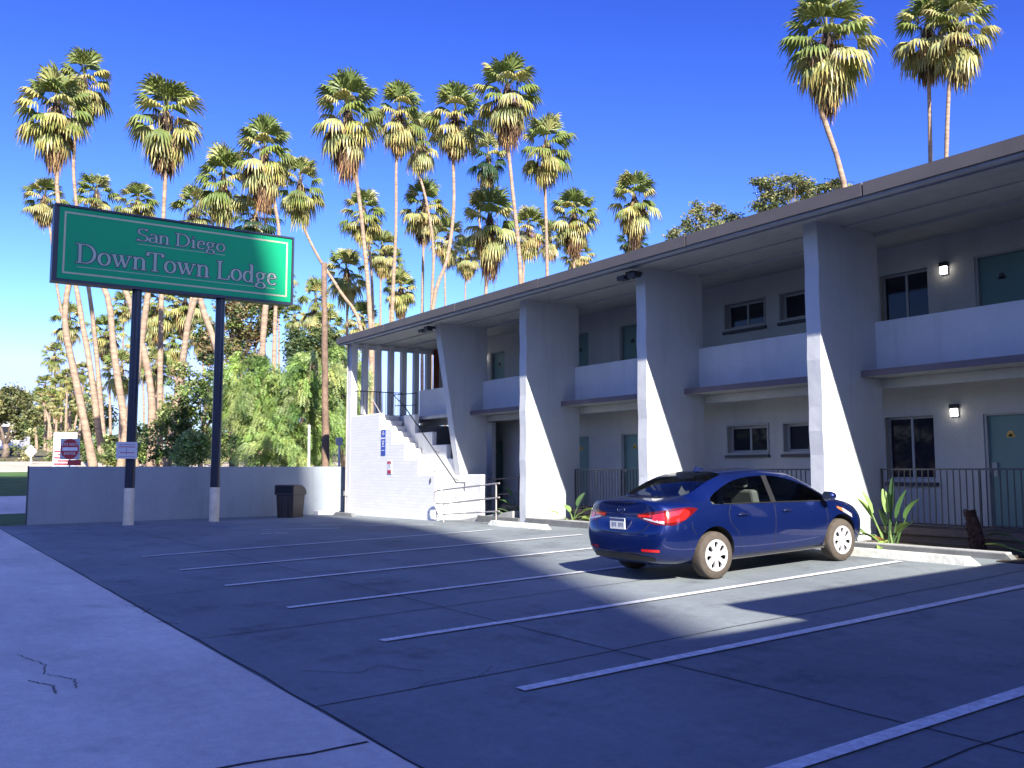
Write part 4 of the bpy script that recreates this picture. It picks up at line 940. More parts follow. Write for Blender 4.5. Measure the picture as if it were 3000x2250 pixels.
# cabin
mb = MB(); mb.box(-.78, .78, -1.3, 1.2, .22, .26); mb.box(-.8, -.775, -1.0, 1.1, .26, .90); mb.box(.775, .8, -1.0, 1.1, .26, .90); mb.box(-.74, .74, .95, 1.2, .5, .91); mb.box(-.75, .75, -1.5, -1.02, .8, .985)
cpart('cabin_trim', mb, mat('cabin_grey', (.05, .05, .052), .8))
for x, y in ((.36, -.02), (-.36, -.02)):
    mb = MB(); mb.box(x - .24, x + .24, y, y + .5, .36, .55); mb.prism([(y - .05, .5), (y + .1, .5), (y - .06, 1.14), (y - .2, 1.14)], 'x', x - .23, x + .23); s_ = cpart('front_seat', mb, M_seat, bevel=.04)
    mb = MB(); mb.box(x - .13, x + .13, y - .24, y - .13, 1.17, 1.34); mb.build('headrest', M_seat, None, bevel=.04).parent = s_
mb = MB(); mb.box(-.66, .66, -.95, -.5, .36, .55); mb.prism([(-1.0, .5), (-.86, .5), (-1.02, 1.02), (-1.14, 1.02)], 'x', -.64, .64); s_ = cpart('rear_seat', mb, M_seat, bevel=.04)
for x in (.40, -.40): mb = MB(); mb.box(x - .12, x + .12, -1.18, -1.08, 1.02, 1.16); mb.build('headrest', M_seat, None, bevel=.04).parent = s_
mb = MB(); mb.tube([(-.38 + .18 * math.cos(R_(a)), .82 + .05 * math.sin(R_(a)), .98 + .17 * math.sin(R_(a))) for a in range(0, 361, 20)], .014, 6, cap=False); cpart('steering_wheel', mb, M_cart)
bmS.free()
for m_ in TM: bpy.data.materials.remove(m_)
# ---------------------------------------------------------------- vegetation
def leaf_mat(name, rough=.55, trans=.25):
    m, t, p = nodes(name); N = t.nodes.new; L = t.links.new
    at = N('ShaderNodeAttribute'); at.attribute_name = 'tint'; L(at.outputs['Color'], p.inputs['Base Color'])
    p.inputs['Roughness'].default_value = rough; p.inputs['Specular IOR Level'].default_value = .3
    tl = N('ShaderNodeBsdfTranslucent'); ad = N('ShaderNodeMixShader'); ad.inputs[0].default_value = trans
    L(at.outputs['Color'], tl.inputs[0]); L(p.outputs[0], ad.inputs[1]); L(tl.outputs[0], ad.inputs[2]); L(ad.outputs[0], t.nodes['Material Output'].inputs[0])
    return m
M_leaf = leaf_mat('leaf')
M_frond = leaf_mat('palm_frond', .4, .2)
M_dead = leaf_mat('dry_frond', .9, .1)
M_trunk = mat('palm_trunk_bark', (.40, .29, .20), .9, col2=(.19, .13, .095), scale=1.6, bump=.9, bscale=5, detail=10)
for n_ in M_trunk.node_tree.nodes:
    if n_.type == 'TEX_NOISE':
        mp_ = M_trunk.node_tree.nodes.new('ShaderNodeMapping'); mp_.inputs['Scale'].default_value = (.9, .9, 3.6)
        M_trunk.node_tree.links.new(n_.inputs['Vector'].links[0].from_socket, mp_.inputs[0]); M_trunk.node_tree.links.new(mp_.outputs[0], n_.inputs['Vector'])
M_bark = mat('grey_bark', (.20, .15, .12), .9, noise=.5, scale=3, bump=.8, bscale=10)
def vary(c, a=.25):
    k = 1 + random.uniform(-a, a); return (c[0] * k * random.uniform(.92, 1.08), c[1] * k, c[2] * k * random.uniform(.85, 1.15))
def fan(mb, base, dirv, plen, fr, col, droop, nseg=15, spread=150, up=Vector((0, 0, 1)), curl=.35):
    """palmate leaf: stalk then a pleated fan whose tips hang"""
    d = dirv.normalized(); side = d.cross(up)
    if side.length < .05: side = Vector((1, 0, 0))
    side.normalize(); nrm = side.cross(d).normalized()
    c = base + d * plen; c.z -= droop * plen * .35
    sw = side * .022; mb.face(base - sw, base + sw, c + sw * .5, c - sw * .5, c=(col[0] * 1.1, col[1] * .95, col[2]))
    tilt = random.uniform(-.5, .25)
    for i in range(nseg):
        a0 = R_(lerp(-spread / 2, spread / 2, (i - .15) / (nseg - 1))); am = R_(lerp(-spread / 2, spread / 2, i / (nseg - 1))); a1 = R_(lerp(-spread / 2, spread / 2, (i + .15) / (nseg - 1)))
        r1 = fr * (.55 + .2 * math.cos(am)); r2 = fr * (.9 + .35 * math.cos(am)) * random.uniform(.85, 1.1)
        fold = nrm * (fr * .06 * (1 if i % 2 else -1))
        def P_(a, r): 
            v = d * math.cos(a) + side * math.sin(a); return c + v * r + nrm * (-curl * r * r / fr * (.4 + abs(math.sin(a)))) + nrm * tilt * r * .3
        hw = .5 * R_(spread / (nseg - 1)) * 1.0
        p1, p2 = P_(am - hw, r1) + fold, P_(am + hw, r1) - fold
        e1 = P_(am, r2); e1.z -= droop * fr * random.uniform(.35, .7) * (r2 / fr)
        mid1, mid2 = P_(am - hw * .62, r1 * .45 + r2 * .55), P_(am + hw * .62, r1 * .45 + r2 * .55); dz = droop * fr * .16; mid1.z -= dz; mid2.z -= dz
        cc = vary(col, .10)
        tip = (cc[0] * 1.3, cc[1] * 1.12, cc[2] * 1.0)
        mb.face(c, p1, p2, c=cc); mb.face(p1, mid1, mid2, p2, c=cc); mb.face(mid1, e1, mid2, c=tip)
GREEN = (.155, .20, .06); YGR = (.31, .31, .125); YEL = (.36, .27, .12); BRN = (.19, .13, .08); DBR = (.06, .042, .034)
def palm_crown(seed, n=34, skirt=26, skirt_len=1.0, yellow=.3, green=GREEN):
    """unit crown: fan leaves reach about 1.0 from the centre; returns (crown, skirt) meshes"""
    rnd = random.Random(seed); st_ = random.getstate(); random.seed(seed)
    mb = MB()
    for i in range(n):
        t = (i + .5) / n; el = R_(lerp(86, -66, t ** .95) + random.uniform(-16, 16)); az = i * 2.39996 + random.uniform(-.25, .25)
        d = Vector((math.cos(az) * math.cos(el), math.sin(az) * math.cos(el), math.sin(el)))
        col = green if t < 1 - yellow else YGR
        if t > 1 - yellow * .45 and random.random() < .55: col = YEL
        col = tuple(lerp(green[k], col[k], .8) for k in range(3)) if col != green else green
        if random.random() < .33: col = YGR
        b0 = Vector((0, 0, lerp(.12, -.35, t)))
        L_ = (lerp(.45, .60, min(1, t * 2)) if t < .6 else lerp(.60, .36, (t - .6) / .4)) * random.uniform(.75, 1.2)
        fan(mb, b0 + d * .06, d, L_, .54 * random.uniform(.85, 1.1), vary(col, .15), lerp(.15, .95, t))
    mb.tube([(0, 0, .1), (.01, .01, .6), (.02, .0, .92)], .02, 4, rs=[.03, .02, .004]); mb.c = [c or green for c in mb.c]
    sk = MB()
    for i in range(skirt):
        t = (i + .5) / skirt; az = i * 2.39996 + random.uniform(-.4, .4); out = lerp(.55, .14, t) * random.uniform(.6, 1.15)
        z0 = lerp(-.2, -.5 - .45 * skirt_len, t) + random.uniform(-.12, .12); top = Vector((math.cos(az) * .10, math.sin(az) * .10, z0 + .12))
        d = Vector((math.cos(az) * out, math.sin(az) * out, -lerp(.30, .75, t)))
        col = random.choice([YGR, BRN, BRN, DBR, YEL]) if t < .4 else random.choice([BRN, DBR, DBR, BRN, YEL])
        fan(sk, top, d, .36, .36 * skirt_len * random.uniform(.75, 1.15) , vary(col, .25), 1.25, nseg=11, spread=105, curl=.5)
    for i in range(26):   # hanging flower stalks and shreds
        az = random.uniform(0, 6.28); r = random.uniform(.2, .6); z = random.uniform(-.45, -.05); l = random.uniform(.35, .9) * skirt_len
        a = Vector((math.cos(az) * r * .5, math.sin(az) * r * .5, z + .1)); b = Vector((math.cos(az) * r, math.sin(az) * r, z - .05)); c = b + Vector((0, 0, -l)); w_ = Vector((-math.sin(az), math.cos(az), 0)) * .02
        col = vary(random.choice([YEL, BRN, DBR]), .3); sk.face(a - w_, a + w_, b + w_, b - w_, c=col); sk.face(b - w_, b + w_, c, c=col)
    k = MB(); k.tube([(0, 0, -1.05 * (.4 + .6 * skirt_len)), (0, 0, -.6), (0, 0, -.2), (0, 0, .12)], .1, 7, rs=[.075, .15, .17, .08]); k.c = [DBR] * len(k.c)
    o = len(sk.v); sk.v += k.v; sk.f += [tuple(o + i for i in f) for f in k.f]; sk.c += k.c
    random.setstate(st_)
    def me_(mb, name, m): 
        ob = mb.build(name, m, None, colors=True); me = ob.data; bpy.data.objects.remove(ob); return me
    return me_(mb, 'crown', M_frond), me_(sk, 'dry_fronds', M_dead)
PROTO = [palm_crown(11, 42, 26, .9, .3), palm_crown(12, 38, 14, .6, .2), palm_crown(13, 42, 34, 1.15, .35), palm_crown(14, 34, 10, .4, .12), palm_crown(15, 40, 24, .95, .5), palm_crown(21, 46, 32, 1.05, .25), palm_crown(22, 36, 20, .8, .45), palm_crown(31, 40, 30, 1.0, .3), palm_crown(32, 36, 18, .7, .3)]
SHADE_GREEN = (.035, .075, .035)
PDARK = palm_crown(16, 34, 20, .8, .05, SHADE_GREEN)  # crown copy with shade put into its darker green
def palm(u, v, r, path, proto, label, depth=None, hs_=1.0, tr=None, group='tall fan palms beyond the motel', lab2=None):
    """u,v: crown centre in the photo, r: crown radius in photo px; path: trunk points downwards"""
    R0 = 2.15; depth = depth or 1991 * R0 / r; R0 = depth * r / 1991 * random.uniform(.9, 1.0)
    top = px(u, v, depth); pts = [top] + [px(a, b, depth) for a, b in path]
    base = pts[-1]; g = gz(base.x, base.y); dirv = (pts[-1] - pts[-2]).normalized() if len(pts) > 1 else Vector((0, 0, -1))
    if base.z > g + .2:
        if dirv.z > -.2: dirv = Vector((0, 0, -1))
        sl_ = Vector((dirv.x * .5, dirv.y * .5, dirv.z)); e = base + sl_ * ((base.z - g) / -sl_.z); pts.append(Vector((e.x, e.y, g - .1)))
    e0 = pts[-1]
    root = empty('palm_tree', (e0.x, e0.y, g), label, 'palm tree', group)
    # smooth path
    q = []
    for i in range(len(pts) - 1):
        p0, p1, p2, p3 = pts[max(0, i - 1)], pts[i], pts[i + 1], pts[min(len(pts) - 1, i + 2)]; n = max(3, int((p1 - p2).length / 1.0))
        for k in range(n):
            t = k / n; q.append(.5 * ((2 * p1) + (p2 - p0) * t + (2 * p0 - 5 * p1 + 4 * p2 - p3) * t * t + (3 * p1 - p0 - 3 * p2 + p3) * t ** 3))
    q.append(pts[-1]); m = len(q); tr = tr or max(.11, .13 * R0 / 2.15)
    rs = [tr * lerp(1.0, 1.9, (i / (m - 1)) ** 1.6) * (1 + .05 * math.sin(i * 2.1) + random.uniform(-.04, .04)) for i in range(m)]; rs[-1] *= 1.15
    mb = MB(); mb.tube(q, tr, 8, rs=rs); mb.build('trunk', M_trunk, root, smooth=True)
    hs_ *= random.uniform(.92, 1.08)
    if proto in (0, 2, 4) and random.random() < .5: proto = random.choice({0: (5, 7), 2: (5, 7), 4: (6, 8)}[proto])
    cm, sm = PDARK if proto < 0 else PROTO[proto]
    az = random.uniform(0, 6.28)
    for nm, me in (('crown', cm), ('dry_fronds', sm)):
        o = bpy.data.objects.new(nm, me); COL.objects.link(o); o.parent = root; o.location = top - Vector(root.location)
        o.rotation_euler = (0, 0, az); o.scale = (R0, R0, R0 * hs_)
    return root
T = [ # u, v, r, trunk path, proto, height stretch, label
 (122, 225, 68, [(124, 330), (126, 440), (163, 612), (178, 700), (196, 800), (222, 1000)], 2, 1.2, 'tall shaggy palm, left one of the twin crowns above the sign'),
 (182, 170, 56, [(160, 330), (165, 440), (190, 612), (206, 740), (228, 1000)], 0, 1.1, 'tall palm with dark trunk, right one of the twin crowns above the sign'),
 (358, 245, 78, [(357, 380), (352, 500), (346, 800), (345, 1000)], 0, 1.15, 'tall lone palm with pale trunk rising behind the middle of the sign'),
 (97, 425, 44, [(110, 510), (122, 612), (143, 722), (160, 782), (184, 905), (194, 1004)], 4, 1.0, 'palm whose leaning trunk passes left of the green sign'),
 (208, 418, 42, [(212, 500), (240, 700), (275, 1000)], 4, 1.0, 'low crowned palm peeping over the left half of the sign'),
 (298, 432, 44, [(300, 520), (292, 800), (262, 1000)], 1, .9, 'green palm peeping over the sign left of the lone palm'),
 (420, 450, 48, [(425, 540), (400, 760), (388, 1000)], 4, 1.0, 'yellowish palm peeping over the sign right of the lone palm'),
 (483, 385, 56, [(490, 470), (500, 600), (520, 760), (522, 1000)], 1, 1.15, 'palm with bushy crown above the middle right of the sign'),
 (572, 325, 58, [(595, 450), (603, 520), (594, 700), (588, 1000)], 2, 1.15, 'tall palm with long brown skirt above the right part of the sign'),
 (648, 395, 52, [(650, 450), (656, 490), (690, 560), (735, 630), (782, 720), (800, 1000)], 1, 1.2, 'palm with a strongly curved trunk passing behind the timber pole'),
 (552, 465, 46, [(560, 560), (572, 800), (575, 1000)], -1, .9, 'palm crown coloured dark as if shaded, just above the sign edge'),
 (752, 238, 70, [(768, 370), (784, 500), (800, 700), (806, 1000)], 2, 1.3, 'biggest shaggy palm left of the row over the stair end'),
 (862, 240, 58, [(856, 350), (855, 500), (847, 690), (845, 1000)], 0, 1.15, 'palm with straight very pale trunk above the stair roof'),
 (908, 292, 48, [(898, 345), (920, 430), (936, 540), (932, 680), (930, 1000)], 4, 1.2, 'palm with bent trunk crossing a lower crown above the stair roof'),
 (984, 245, 62, [(979, 330), (980, 450), (966, 560), (935, 668), (925, 1000)], 0, 1.15, 'palm whose trunk curves down to the left above the roof'),
 (1096, 190, 66, [(1095, 285), (1106, 400), (1125, 612), (1130, 1000)], 2, 1.1, 'tallest palm of the middle row above the roof'),
 (1055, 335, 42, [(1040, 400), (1034, 460), (1050, 632), (1055, 1000)], -1, 1.1, 'palm coloured dark as if shaded, just below the tallest palm of the middle row'),
 (1180, 310, 56, [(1177, 385), (1182, 595), (1183, 1000)], 1, 1.15, 'palm with straight thin trunk right of the tallest middle palm'),
 (786, 455, 48, [(800, 560), (806, 700), (806, 1000)], 1, 1.1, 'lower palm crown behind the straight trunks over the stair roof'),
 (826, 535, 36, [(822, 640), (822, 1000)], 4, 1.1, 'small palm crown between two tall trunks left of the roof'),
 (916, 440, 46, [(915, 520), (912, 680), (912, 1000)], 0, 1.1, 'mid height palm right behind the bent trunk'),
 (968, 510, 38, [(960, 560), (962, 660), (962, 1000)], 4, 1.1, 'small yellowish palm low beside the curved trunk'),
 (1058, 470, 58, [(1050, 600), (1050, 1000)], 2, 1.25, 'wide shaggy palm close above the roof under the dark palm'),
 (1142, 490, 46, [(1130, 610), (1130, 1000)], 4, 1.1, 'shaggy palm low above the roof between two thin trunks'),
 (1188, 510, 34, [(1180, 600), (1178, 1000)], 4, 1.1, 'small palm crown close above the roof beside a thin trunk'),
 (1240, 460, 48, [(1240, 560), (1240, 1000)], 2, 1.1, 'fresh green palm above the roof, right end of the middle group'),
 (1248, 545, 34, [(1245, 600), (1245, 1000)], 4, .9, 'lowest palm crown just touching the roof edge'),
 (1370, 425, 50, [(1372, 540), (1372, 1000)], 2, 1.15, 'lone palm standing apart above the roof right of the middle group'),
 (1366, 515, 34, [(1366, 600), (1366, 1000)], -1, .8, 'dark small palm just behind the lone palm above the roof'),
 (1786, 75, 88, [(1768, 190), (1776, 245), (1822, 392), (1850, 620)], 0, 1.1, 'palm with leaning trunk high above the roof, left of the pair'),
 (2003, 60, 76, [(2006, 160), (2010, 350), (2012, 620)], 0, 1.0, 'left palm of the pair high above the roof'),
 (2065, 50, 78, [(2052, 160), (2044, 342), (2040, 620)], 4, 1.2, 'right palm of the pair high above the roof'),
 (748, 585, 44, [(750, 700), (748, 1000)], 1, 1.2, 'palm crown low between the timber pole and the stair roof'),
 (866, 620, 34, [(866, 700), (866, 1000)], 2, 1.1, 'small palm crown just above the stair roof'),
 (682, 650, 34, [(686, 760), (690, 1000)], 4, 1.3, 'palm with long skirt just left of the timber pole'),
 (636, 682, 24, [(638, 760), (640, 1000)], 1, 1.1, 'small distant palm between the sign and the timber pole'),
 (344, 655, 40, [(345, 760), (352, 900), (330, 1000)], 4, 1.1, 'palm crown showing under the sign between its posts'),
 (400, 650, 40, [(395, 760), (372, 1000)], 2, 1.0, 'second palm crown under the sign, left of the far post'),
 (330, 700, 30, [(340, 800), (350, 1000)], 1, 1.2, 'small palm crown hanging just right of the near post'),
 (270, 655, 30, [(265, 760), (262, 1000)], 1, 1.0, 'palm crown low beside the near sign post'),
 (262, 795, 38, [(262, 900), (262, 1000)], 1, 1.1, 'short bushy palm directly left of the near sign post'),
 (335, 790, 34, [(338, 900), (338, 1000)], 1, 1.1, 'short green palm between the sign posts'),
 (118, 765, 24, [(118, 850), (117, 1000)], 3, 1.2, 'small distant palm left of the sign against white sky'),
 (178, 800, 18, [(178, 870), (165, 1000)], 3, 1.1, 'little distant palm beside a leaning trunk left of the sign'),
 (98, 832, 22, [(98, 900), (97, 1000)], 1, 1.1, 'distant palm in the far cluster, leftmost'),
 (132, 830, 22, [(132, 900), (132, 1000)], 4, 1.1, 'distant palm in the far cluster, under the taller one'),
 (158, 850, 20, [(150, 900), (128, 1000)], 1, 1.1, 'distant palm in the far cluster, leaning right'),
 (68, 872, 20, [(78, 940), (80, 1000)], 3, 1.1, 'pale trunked small palm at the far left by the road'),
]
for u, v, r, path, pr_, hs_, lab in T:
    tw_ = None
    palm(u, v, r, path, pr_, lab, hs_=hs_, depth=(105 if r <= 24 and u < 200 else 60 if v > 780 else None))
for u, v, r, path, pr_, hs_, lab in (
 (150, 690, 34, [(152, 780), (150, 1000)], 4, 1.1, 'palm crown beside the leaning trunks left of the near sign post'),
 (230, 715, 34, [(236, 820), (240, 1000)], 2, 1.1, 'brown skirted palm just left of the near sign post'),
 (305, 745, 30, [(310, 850), (312, 1000)], 4, 1.1, 'yellowish palm crown just right of the near sign post'),
 (375, 735, 34, [(380, 850), (384, 1000)], 2, 1.2, 'shaggy palm in the gap between the sign posts'),
 (436, 712, 30, [(440, 820), (446, 1000)], 0, 1.2, 'narrow palm crown directly left of the far sign post'),
 (505, 722, 30, [(508, 820), (508, 1000)], 4, 1.1, 'small palm crown directly right of the far sign post'),
 (205, 845, 24, [(206, 900), (206, 1000)], 1, 1.1, 'low palm crown behind the slanting trunks at the left'),
 (710, 705, 36, [(714, 820), (716, 1000)], 2, 1.2, 'shaggy palm crown directly right of the timber pole'),
 (783, 690, 34, [(784, 800), (784, 1000)], 0, 1.2, 'palm crown low against the roof corner'),
 (842, 560, 30, [(842, 660), (842, 1000)], 4, 1.1, 'little palm crown half hidden by a pale straight trunk'),
 (1010, 545, 34, [(1005, 640), (1005, 1000)], 4, 1.1, 'small palm crown right of the curved trunk above the roof'),
 (600, 600, 34, [(602, 700), (604, 1000)], 2, 1.1, 'palm crown at the lower right corner of the sign')):
    palm(u, v, r, path, pr_, lab, hs_=hs_)
for u, v, r, path, pr_, lab in ((112, 858, 17, [(106, 920), (104, 1000)], 4, 'distant palm with leaning pale trunk in the far cluster'),
 (146, 812, 18, [(143, 900), (141, 1000)], 1, 'distant palm second from right in the far cluster'),
 (172, 868, 16, [(160, 930), (147, 1000)], 4, 'distant palm leaning strongly right in the far cluster'),
 (88, 850, 15, [(110, 930), (112, 1000)], 1, 'distant palm leaning left in the far cluster'),
 (124, 880, 15, [(121, 940), (120, 1000)], 4, 'lowest distant palm in the far cluster')):
    palm(u, v, r, path, pr_, lab, depth=100)
# extra bare leaning trunks seen under the sign: their crowns are hidden by it
for u, v, r, path, lab in ((235, 560, 40, [(276, 640), (312, 765), (328, 870), (326, 1000)], 'palm with dark trunk whose crown hides behind the sign, left'),
                           (455, 560, 40, [(432, 640), (470, 760), (500, 920), (505, 1000)], 'palm leaning right whose crown hides behind the sign, by the far post'),
                           (500, 545, 38, [(420, 650), (392, 800), (362, 1000)], 'palm leaning left whose crown hides behind the sign, centre'),
                           (335, 545, 38, [(320, 632), (301, 770), (262, 1000)], 'thick trunked palm leaning left just right of the near sign post'),
                           (590, 555, 34, [(575, 650), (566, 780), (562, 1000)], 'palm with pale trunk dropping from the sign right corner'),
                           (160, 560, 30, [(140, 690), (170, 850), (200, 1000)], 'slender leaning palm behind the left edge of the sign'),
                           (180, 540, 38, [(232, 640), (246, 760), (268, 900), (290, 1000)], 'palm with slanting trunk whose crown hides behind the sign, far left')):
    palm(u, v, r, path, 1, lab, depth=50, hs_=.8, tr=.15)
# ---- leafy trees
def canopy(mb, blobs, n, size, cols, flat=.35):
    """blobs: (centre, (rx,ry,rz), weight); leaves sit in clumps through the volume, denser to the rim"""
    tot = sum(b[2] for b in blobs)
    for c, r, wgt in blobs:
        cl_n = max(6, int(n * wgt / tot / 42))
        for _ in range(cl_n):
            while True:
                q = Vector((random.gauss(0, 1), random.gauss(0, 1), random.gauss(0, 1)))
                if q.length > .01: break
            q.normalize(); q *= random.uniform(.45, 1.0) ** .5
            cc = Vector((c[0] + q.x * r[0], c[1] + q.y * r[1], c[2] + q.z * r[2])); cs = random.uniform(.6, 1.3) * size * 4.2
            base = vary(random.choice(cols), .28)
            for _ in range(42):
                p = cc + Vector((random.gauss(0, cs * .5), random.gauss(0, cs * .5), random.gauss(0, cs * flat)))
                a = Vector((random.gauss(0, 1), random.gauss(0, 1), random.gauss(0, .6))).normalized(); b = a.orthogonal(); b.rotate(Matrix.Rotation(random.uniform(0, 6.28), 3, a)); s_ = size * random.uniform(.6, 1.3)
                mb.face(p - a * s_, p + b * s_ * .45, p + a * s_, p - b * s_ * .45, c=vary(base, .15))
def limbs(base, blobs, r0):
    mb = MB(); top = Vector((sum(b[0][0] for b in blobs) / len(blobs), sum(b[0][1] for b in blobs) / len(blobs), min(b[0][2] for b in blobs)))
    fork = base.lerp(top, .55); mb.tube([base, base.lerp(fork, .5) + Vector((.15, .1, 0)), fork], r0, 8, rs=[r0 * 1.3, r0, r0 * .8])
    for c, r, w_ in blobs:
        c = Vector(c); m_ = fork.lerp(c, .5) + Vector((random.uniform(-.3, .3), random.uniform(-.3, .3), .2)); mb.tube([fork, m_, c + Vector((0, 0, r[2] * .4))], r0, 6, rs=[r0 * .6, r0 * .35, r0 * .12])
        for _ in range(4):
            q = c + Vector((random.uniform(-1, 1) * r[0], random.uniform(-1, 1) * r[1], random.uniform(-.3, .9) * r[2])) * .75 if False else Vector((c.x + random.uniform(-.8, .8) * r[0], c.y + random.uniform(-.8, .8) * r[1], c.z + random.uniform(-.3, .8) * r[2]))
            mb.tube([m_, m_.lerp(q, .5) + Vector((0, 0, .1)), q], r0, 4, rs=[r0 * .28, r0 * .16, r0 * .05])
    return mb
def tree(label, blobs_px, depth, n, size, cols, r0=.15, cat='tree', dy=1.0, name='leafy_tree', flat=.35, group=None):
    bl = []
    for u, v, ru, rv, w_ in blobs_px:
        c = px(u, v, depth + random.uniform(-.5, .5) * dy); k = depth / 1991; bl.append((tuple(c), (ru * k, ru * k * dy, rv * k), w_))
    bx_ = sum(b[0][0] for b in bl) / len(bl); by_ = sum(b[0][1] for b in bl) / len(bl); g = gz(bx_, by_)
    root = empty(name, (bx_, by_, g), label, cat, group)
    mb = limbs(Vector((bx_, by_, g - .1)), bl, r0); mb.build('trunk', M_bark, root, smooth=True)
    mb = MB(); canopy(mb, bl, n, size, cols, flat); mb.build('crown', M_leaf, root, colors=True)
    return root
LG = [(.19, .29, .075), (.25, .35, .10), (.10, .17, .045), (.33, .40, .15)]
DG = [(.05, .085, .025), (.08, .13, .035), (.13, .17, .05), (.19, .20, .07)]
OL = [(.20, .21, .09), (.28, .27, .12), (.13, .15, .06)]
BR = [(.20, .15, .08), (.15, .15, .07), (.28, .20, .11)]
TG = [(.13, .16, .06), (.21, .22, .09), (.29, .28, .13), (.10, .12, .05)]
def weeping(label, blobs_px, depth, n, cols, name='pepper_tree', dy=.9, leaf=.10):
    """feathery hanging sprays"""
    bl = []
    for u, v, ru, rv, w_ in blobs_px:
        c = px(u, v, depth + random.uniform(-1, 1)); k = depth / 1991; bl.append((tuple(c), (ru * k, ru * k * dy, rv * k), w_))
    bx_ = sum(b[0][0] for b in bl) / len(bl); by_ = sum(b[0][1] for b in bl) / len(bl); g = gz(bx_, by_)
    root = empty(name, (bx_, by_, g), label, 'tree'); limbs(Vector((bx_, by_, g - .1)), bl, .28).build('trunk', M_bark, root, smooth=True)
    mb = MB(); tot = sum(b[2] for b in bl)
    for c, r, w_ in bl:
        nc = int(n * w_ / tot / 16); cen = [Vector((random.gauss(0, 1), random.gauss(0, 1), random.gauss(.2, .8))).normalized() * random.uniform(.6, 1.03) for _ in range(nc)]; cct = [vary(random.choice(cols), .3) for _ in cen]
        for ii in range(nc * 16):
            q = cen[ii % nc] + Vector((random.gauss(0, .10), random.gauss(0, .10), random.gauss(0, .09)))
            p = Vector((c[0] + q.x * r[0], c[1] + q.y * r[1], c[2] + q.z * r[2])); out = Vector((q.x, q.y, .35 * q.z + random.uniform(-.1, .35))).normalized() * random.uniform(.5, 1.0)
            base = vary(cct[ii % nc], .15); seg = random.randint(3, 6); vel = out * .25
            for s_ in range(seg):
                nx = p + vel; vel = vel * .86 + Vector((0, 0, -.075))
                dv = (nx - p).normalized(); sd = dv.orthogonal(); sd.rotate(Matrix.Rotation(random.uniform(0, 6.28), 3, dv))
                for sg2 in (1, -1):
                    for kk in range(3):
                        o = p.lerp(nx, kk / 3); tip = o + sd * sg2 * leaf * random.uniform(.8, 1.3) + dv * leaf * .9 + Vector((0, 0, -.03))
                        mb.face(o, o.lerp(tip, .5) + dv * .022, tip, o.lerp(tip, .5) - dv * .022, c=vary(base, .15))
                p = nx
    mb.build('crown', M_leaf, root, colors=True); return root
weeping('large bright green feathery pepper tree behind the low white wall', [(600, 880, 90, 95, 5), (540, 850, 55, 80, 2.2), (665, 900, 60, 85, 2.5), (620, 960, 90, 45, 1.5), (690, 800, 45, 40, 1)], 42, 3600, LG)
weeping('smaller feathery green tree between the timber pole and the stair', [(735, 880, 35, 90, 2), (755, 800, 26, 55, 1)], 44, 1100, LG)
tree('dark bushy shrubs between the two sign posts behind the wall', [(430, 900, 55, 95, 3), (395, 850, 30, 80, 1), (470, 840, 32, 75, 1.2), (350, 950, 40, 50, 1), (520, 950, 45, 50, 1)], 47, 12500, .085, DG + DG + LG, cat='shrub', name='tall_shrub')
tree('yellow green shrub low behind the wall left of the far sign post', [(420, 965, 34, 34, 1), (395, 985, 22, 22, .4)], 41, 4500, .07, LG, cat='shrub', name='low_shrub')
tree('brownish eucalyptus seen under the sign beside the far post', [(545, 690, 50, 50, 2), (500, 640, 34, 45, 1), (590, 640, 34, 40, 1), (455, 740, 28, 55, 1), (520, 770, 40, 40, .7)], 75, 13000, .14, BR + DG, r0=.3, name='eucalyptus_tree')
tree('blue green tree rising behind the feathery tree near the timber pole', [(660, 770, 40, 40, 1), (700, 745, 30, 40, .8), (645, 735, 22, 22, .4)], 60, 8000, .12, [(.06, .10, .05), (.10, .14, .05), (.15, .17, .06)], r0=.2)
tree('large olive green tree at the far left edge behind the road', [(25, 868, 36, 30, 2), (-5, 890, 34, 34, 1.4), (56, 905, 24, 24, 1), (-40, 870, 40, 40, 1), (40, 935, 14, 12, .2)], 74, 12000, .12, OL, r0=.25)
tree('olive green tree behind the distant palm cluster', [(110, 900, 34, 34, 1), (165, 920, 34, 44, 1.2), (215, 900, 30, 30, .7), (75, 950, 24, 22, .5)], 135, 12000, .2, OL + DG, r0=.25)
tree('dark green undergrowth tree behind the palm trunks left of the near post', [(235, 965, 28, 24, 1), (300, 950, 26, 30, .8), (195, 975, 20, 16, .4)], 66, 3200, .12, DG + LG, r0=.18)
tree('green shrubbery behind the palms by the near sign post', [(372, 900, 24, 50, .8), (310, 982, 36, 20, .7), (250, 988, 30, 16, .4)], 54, 4500, .10, DG + LG, cat='shrub', name='tall_shrub')
tree('broad flat topped tree showing above the roof, right one', [(1700, 400, 60, 16, 2), (1760, 415, 50, 12, 1.2), (1655, 440, 26, 24, 1), (1800, 400, 30, 9, .5), (1720, 440, 60, 16, .8), (1640, 398, 18, 8, .4)], 50, 7500, .085, TG, r0=.16, flat=.25)
tree('open branched tree showing above the roof, left one', [(1500, 480, 24, 26, 1), (1545, 468, 22, 30, 1), (1585, 485, 22, 20, .8), (1462, 508, 20, 10, .5), (1508, 445, 9, 12, .25), (1560, 500, 60, 16, .8)], 52, 4600, .085, TG, r0=.13)
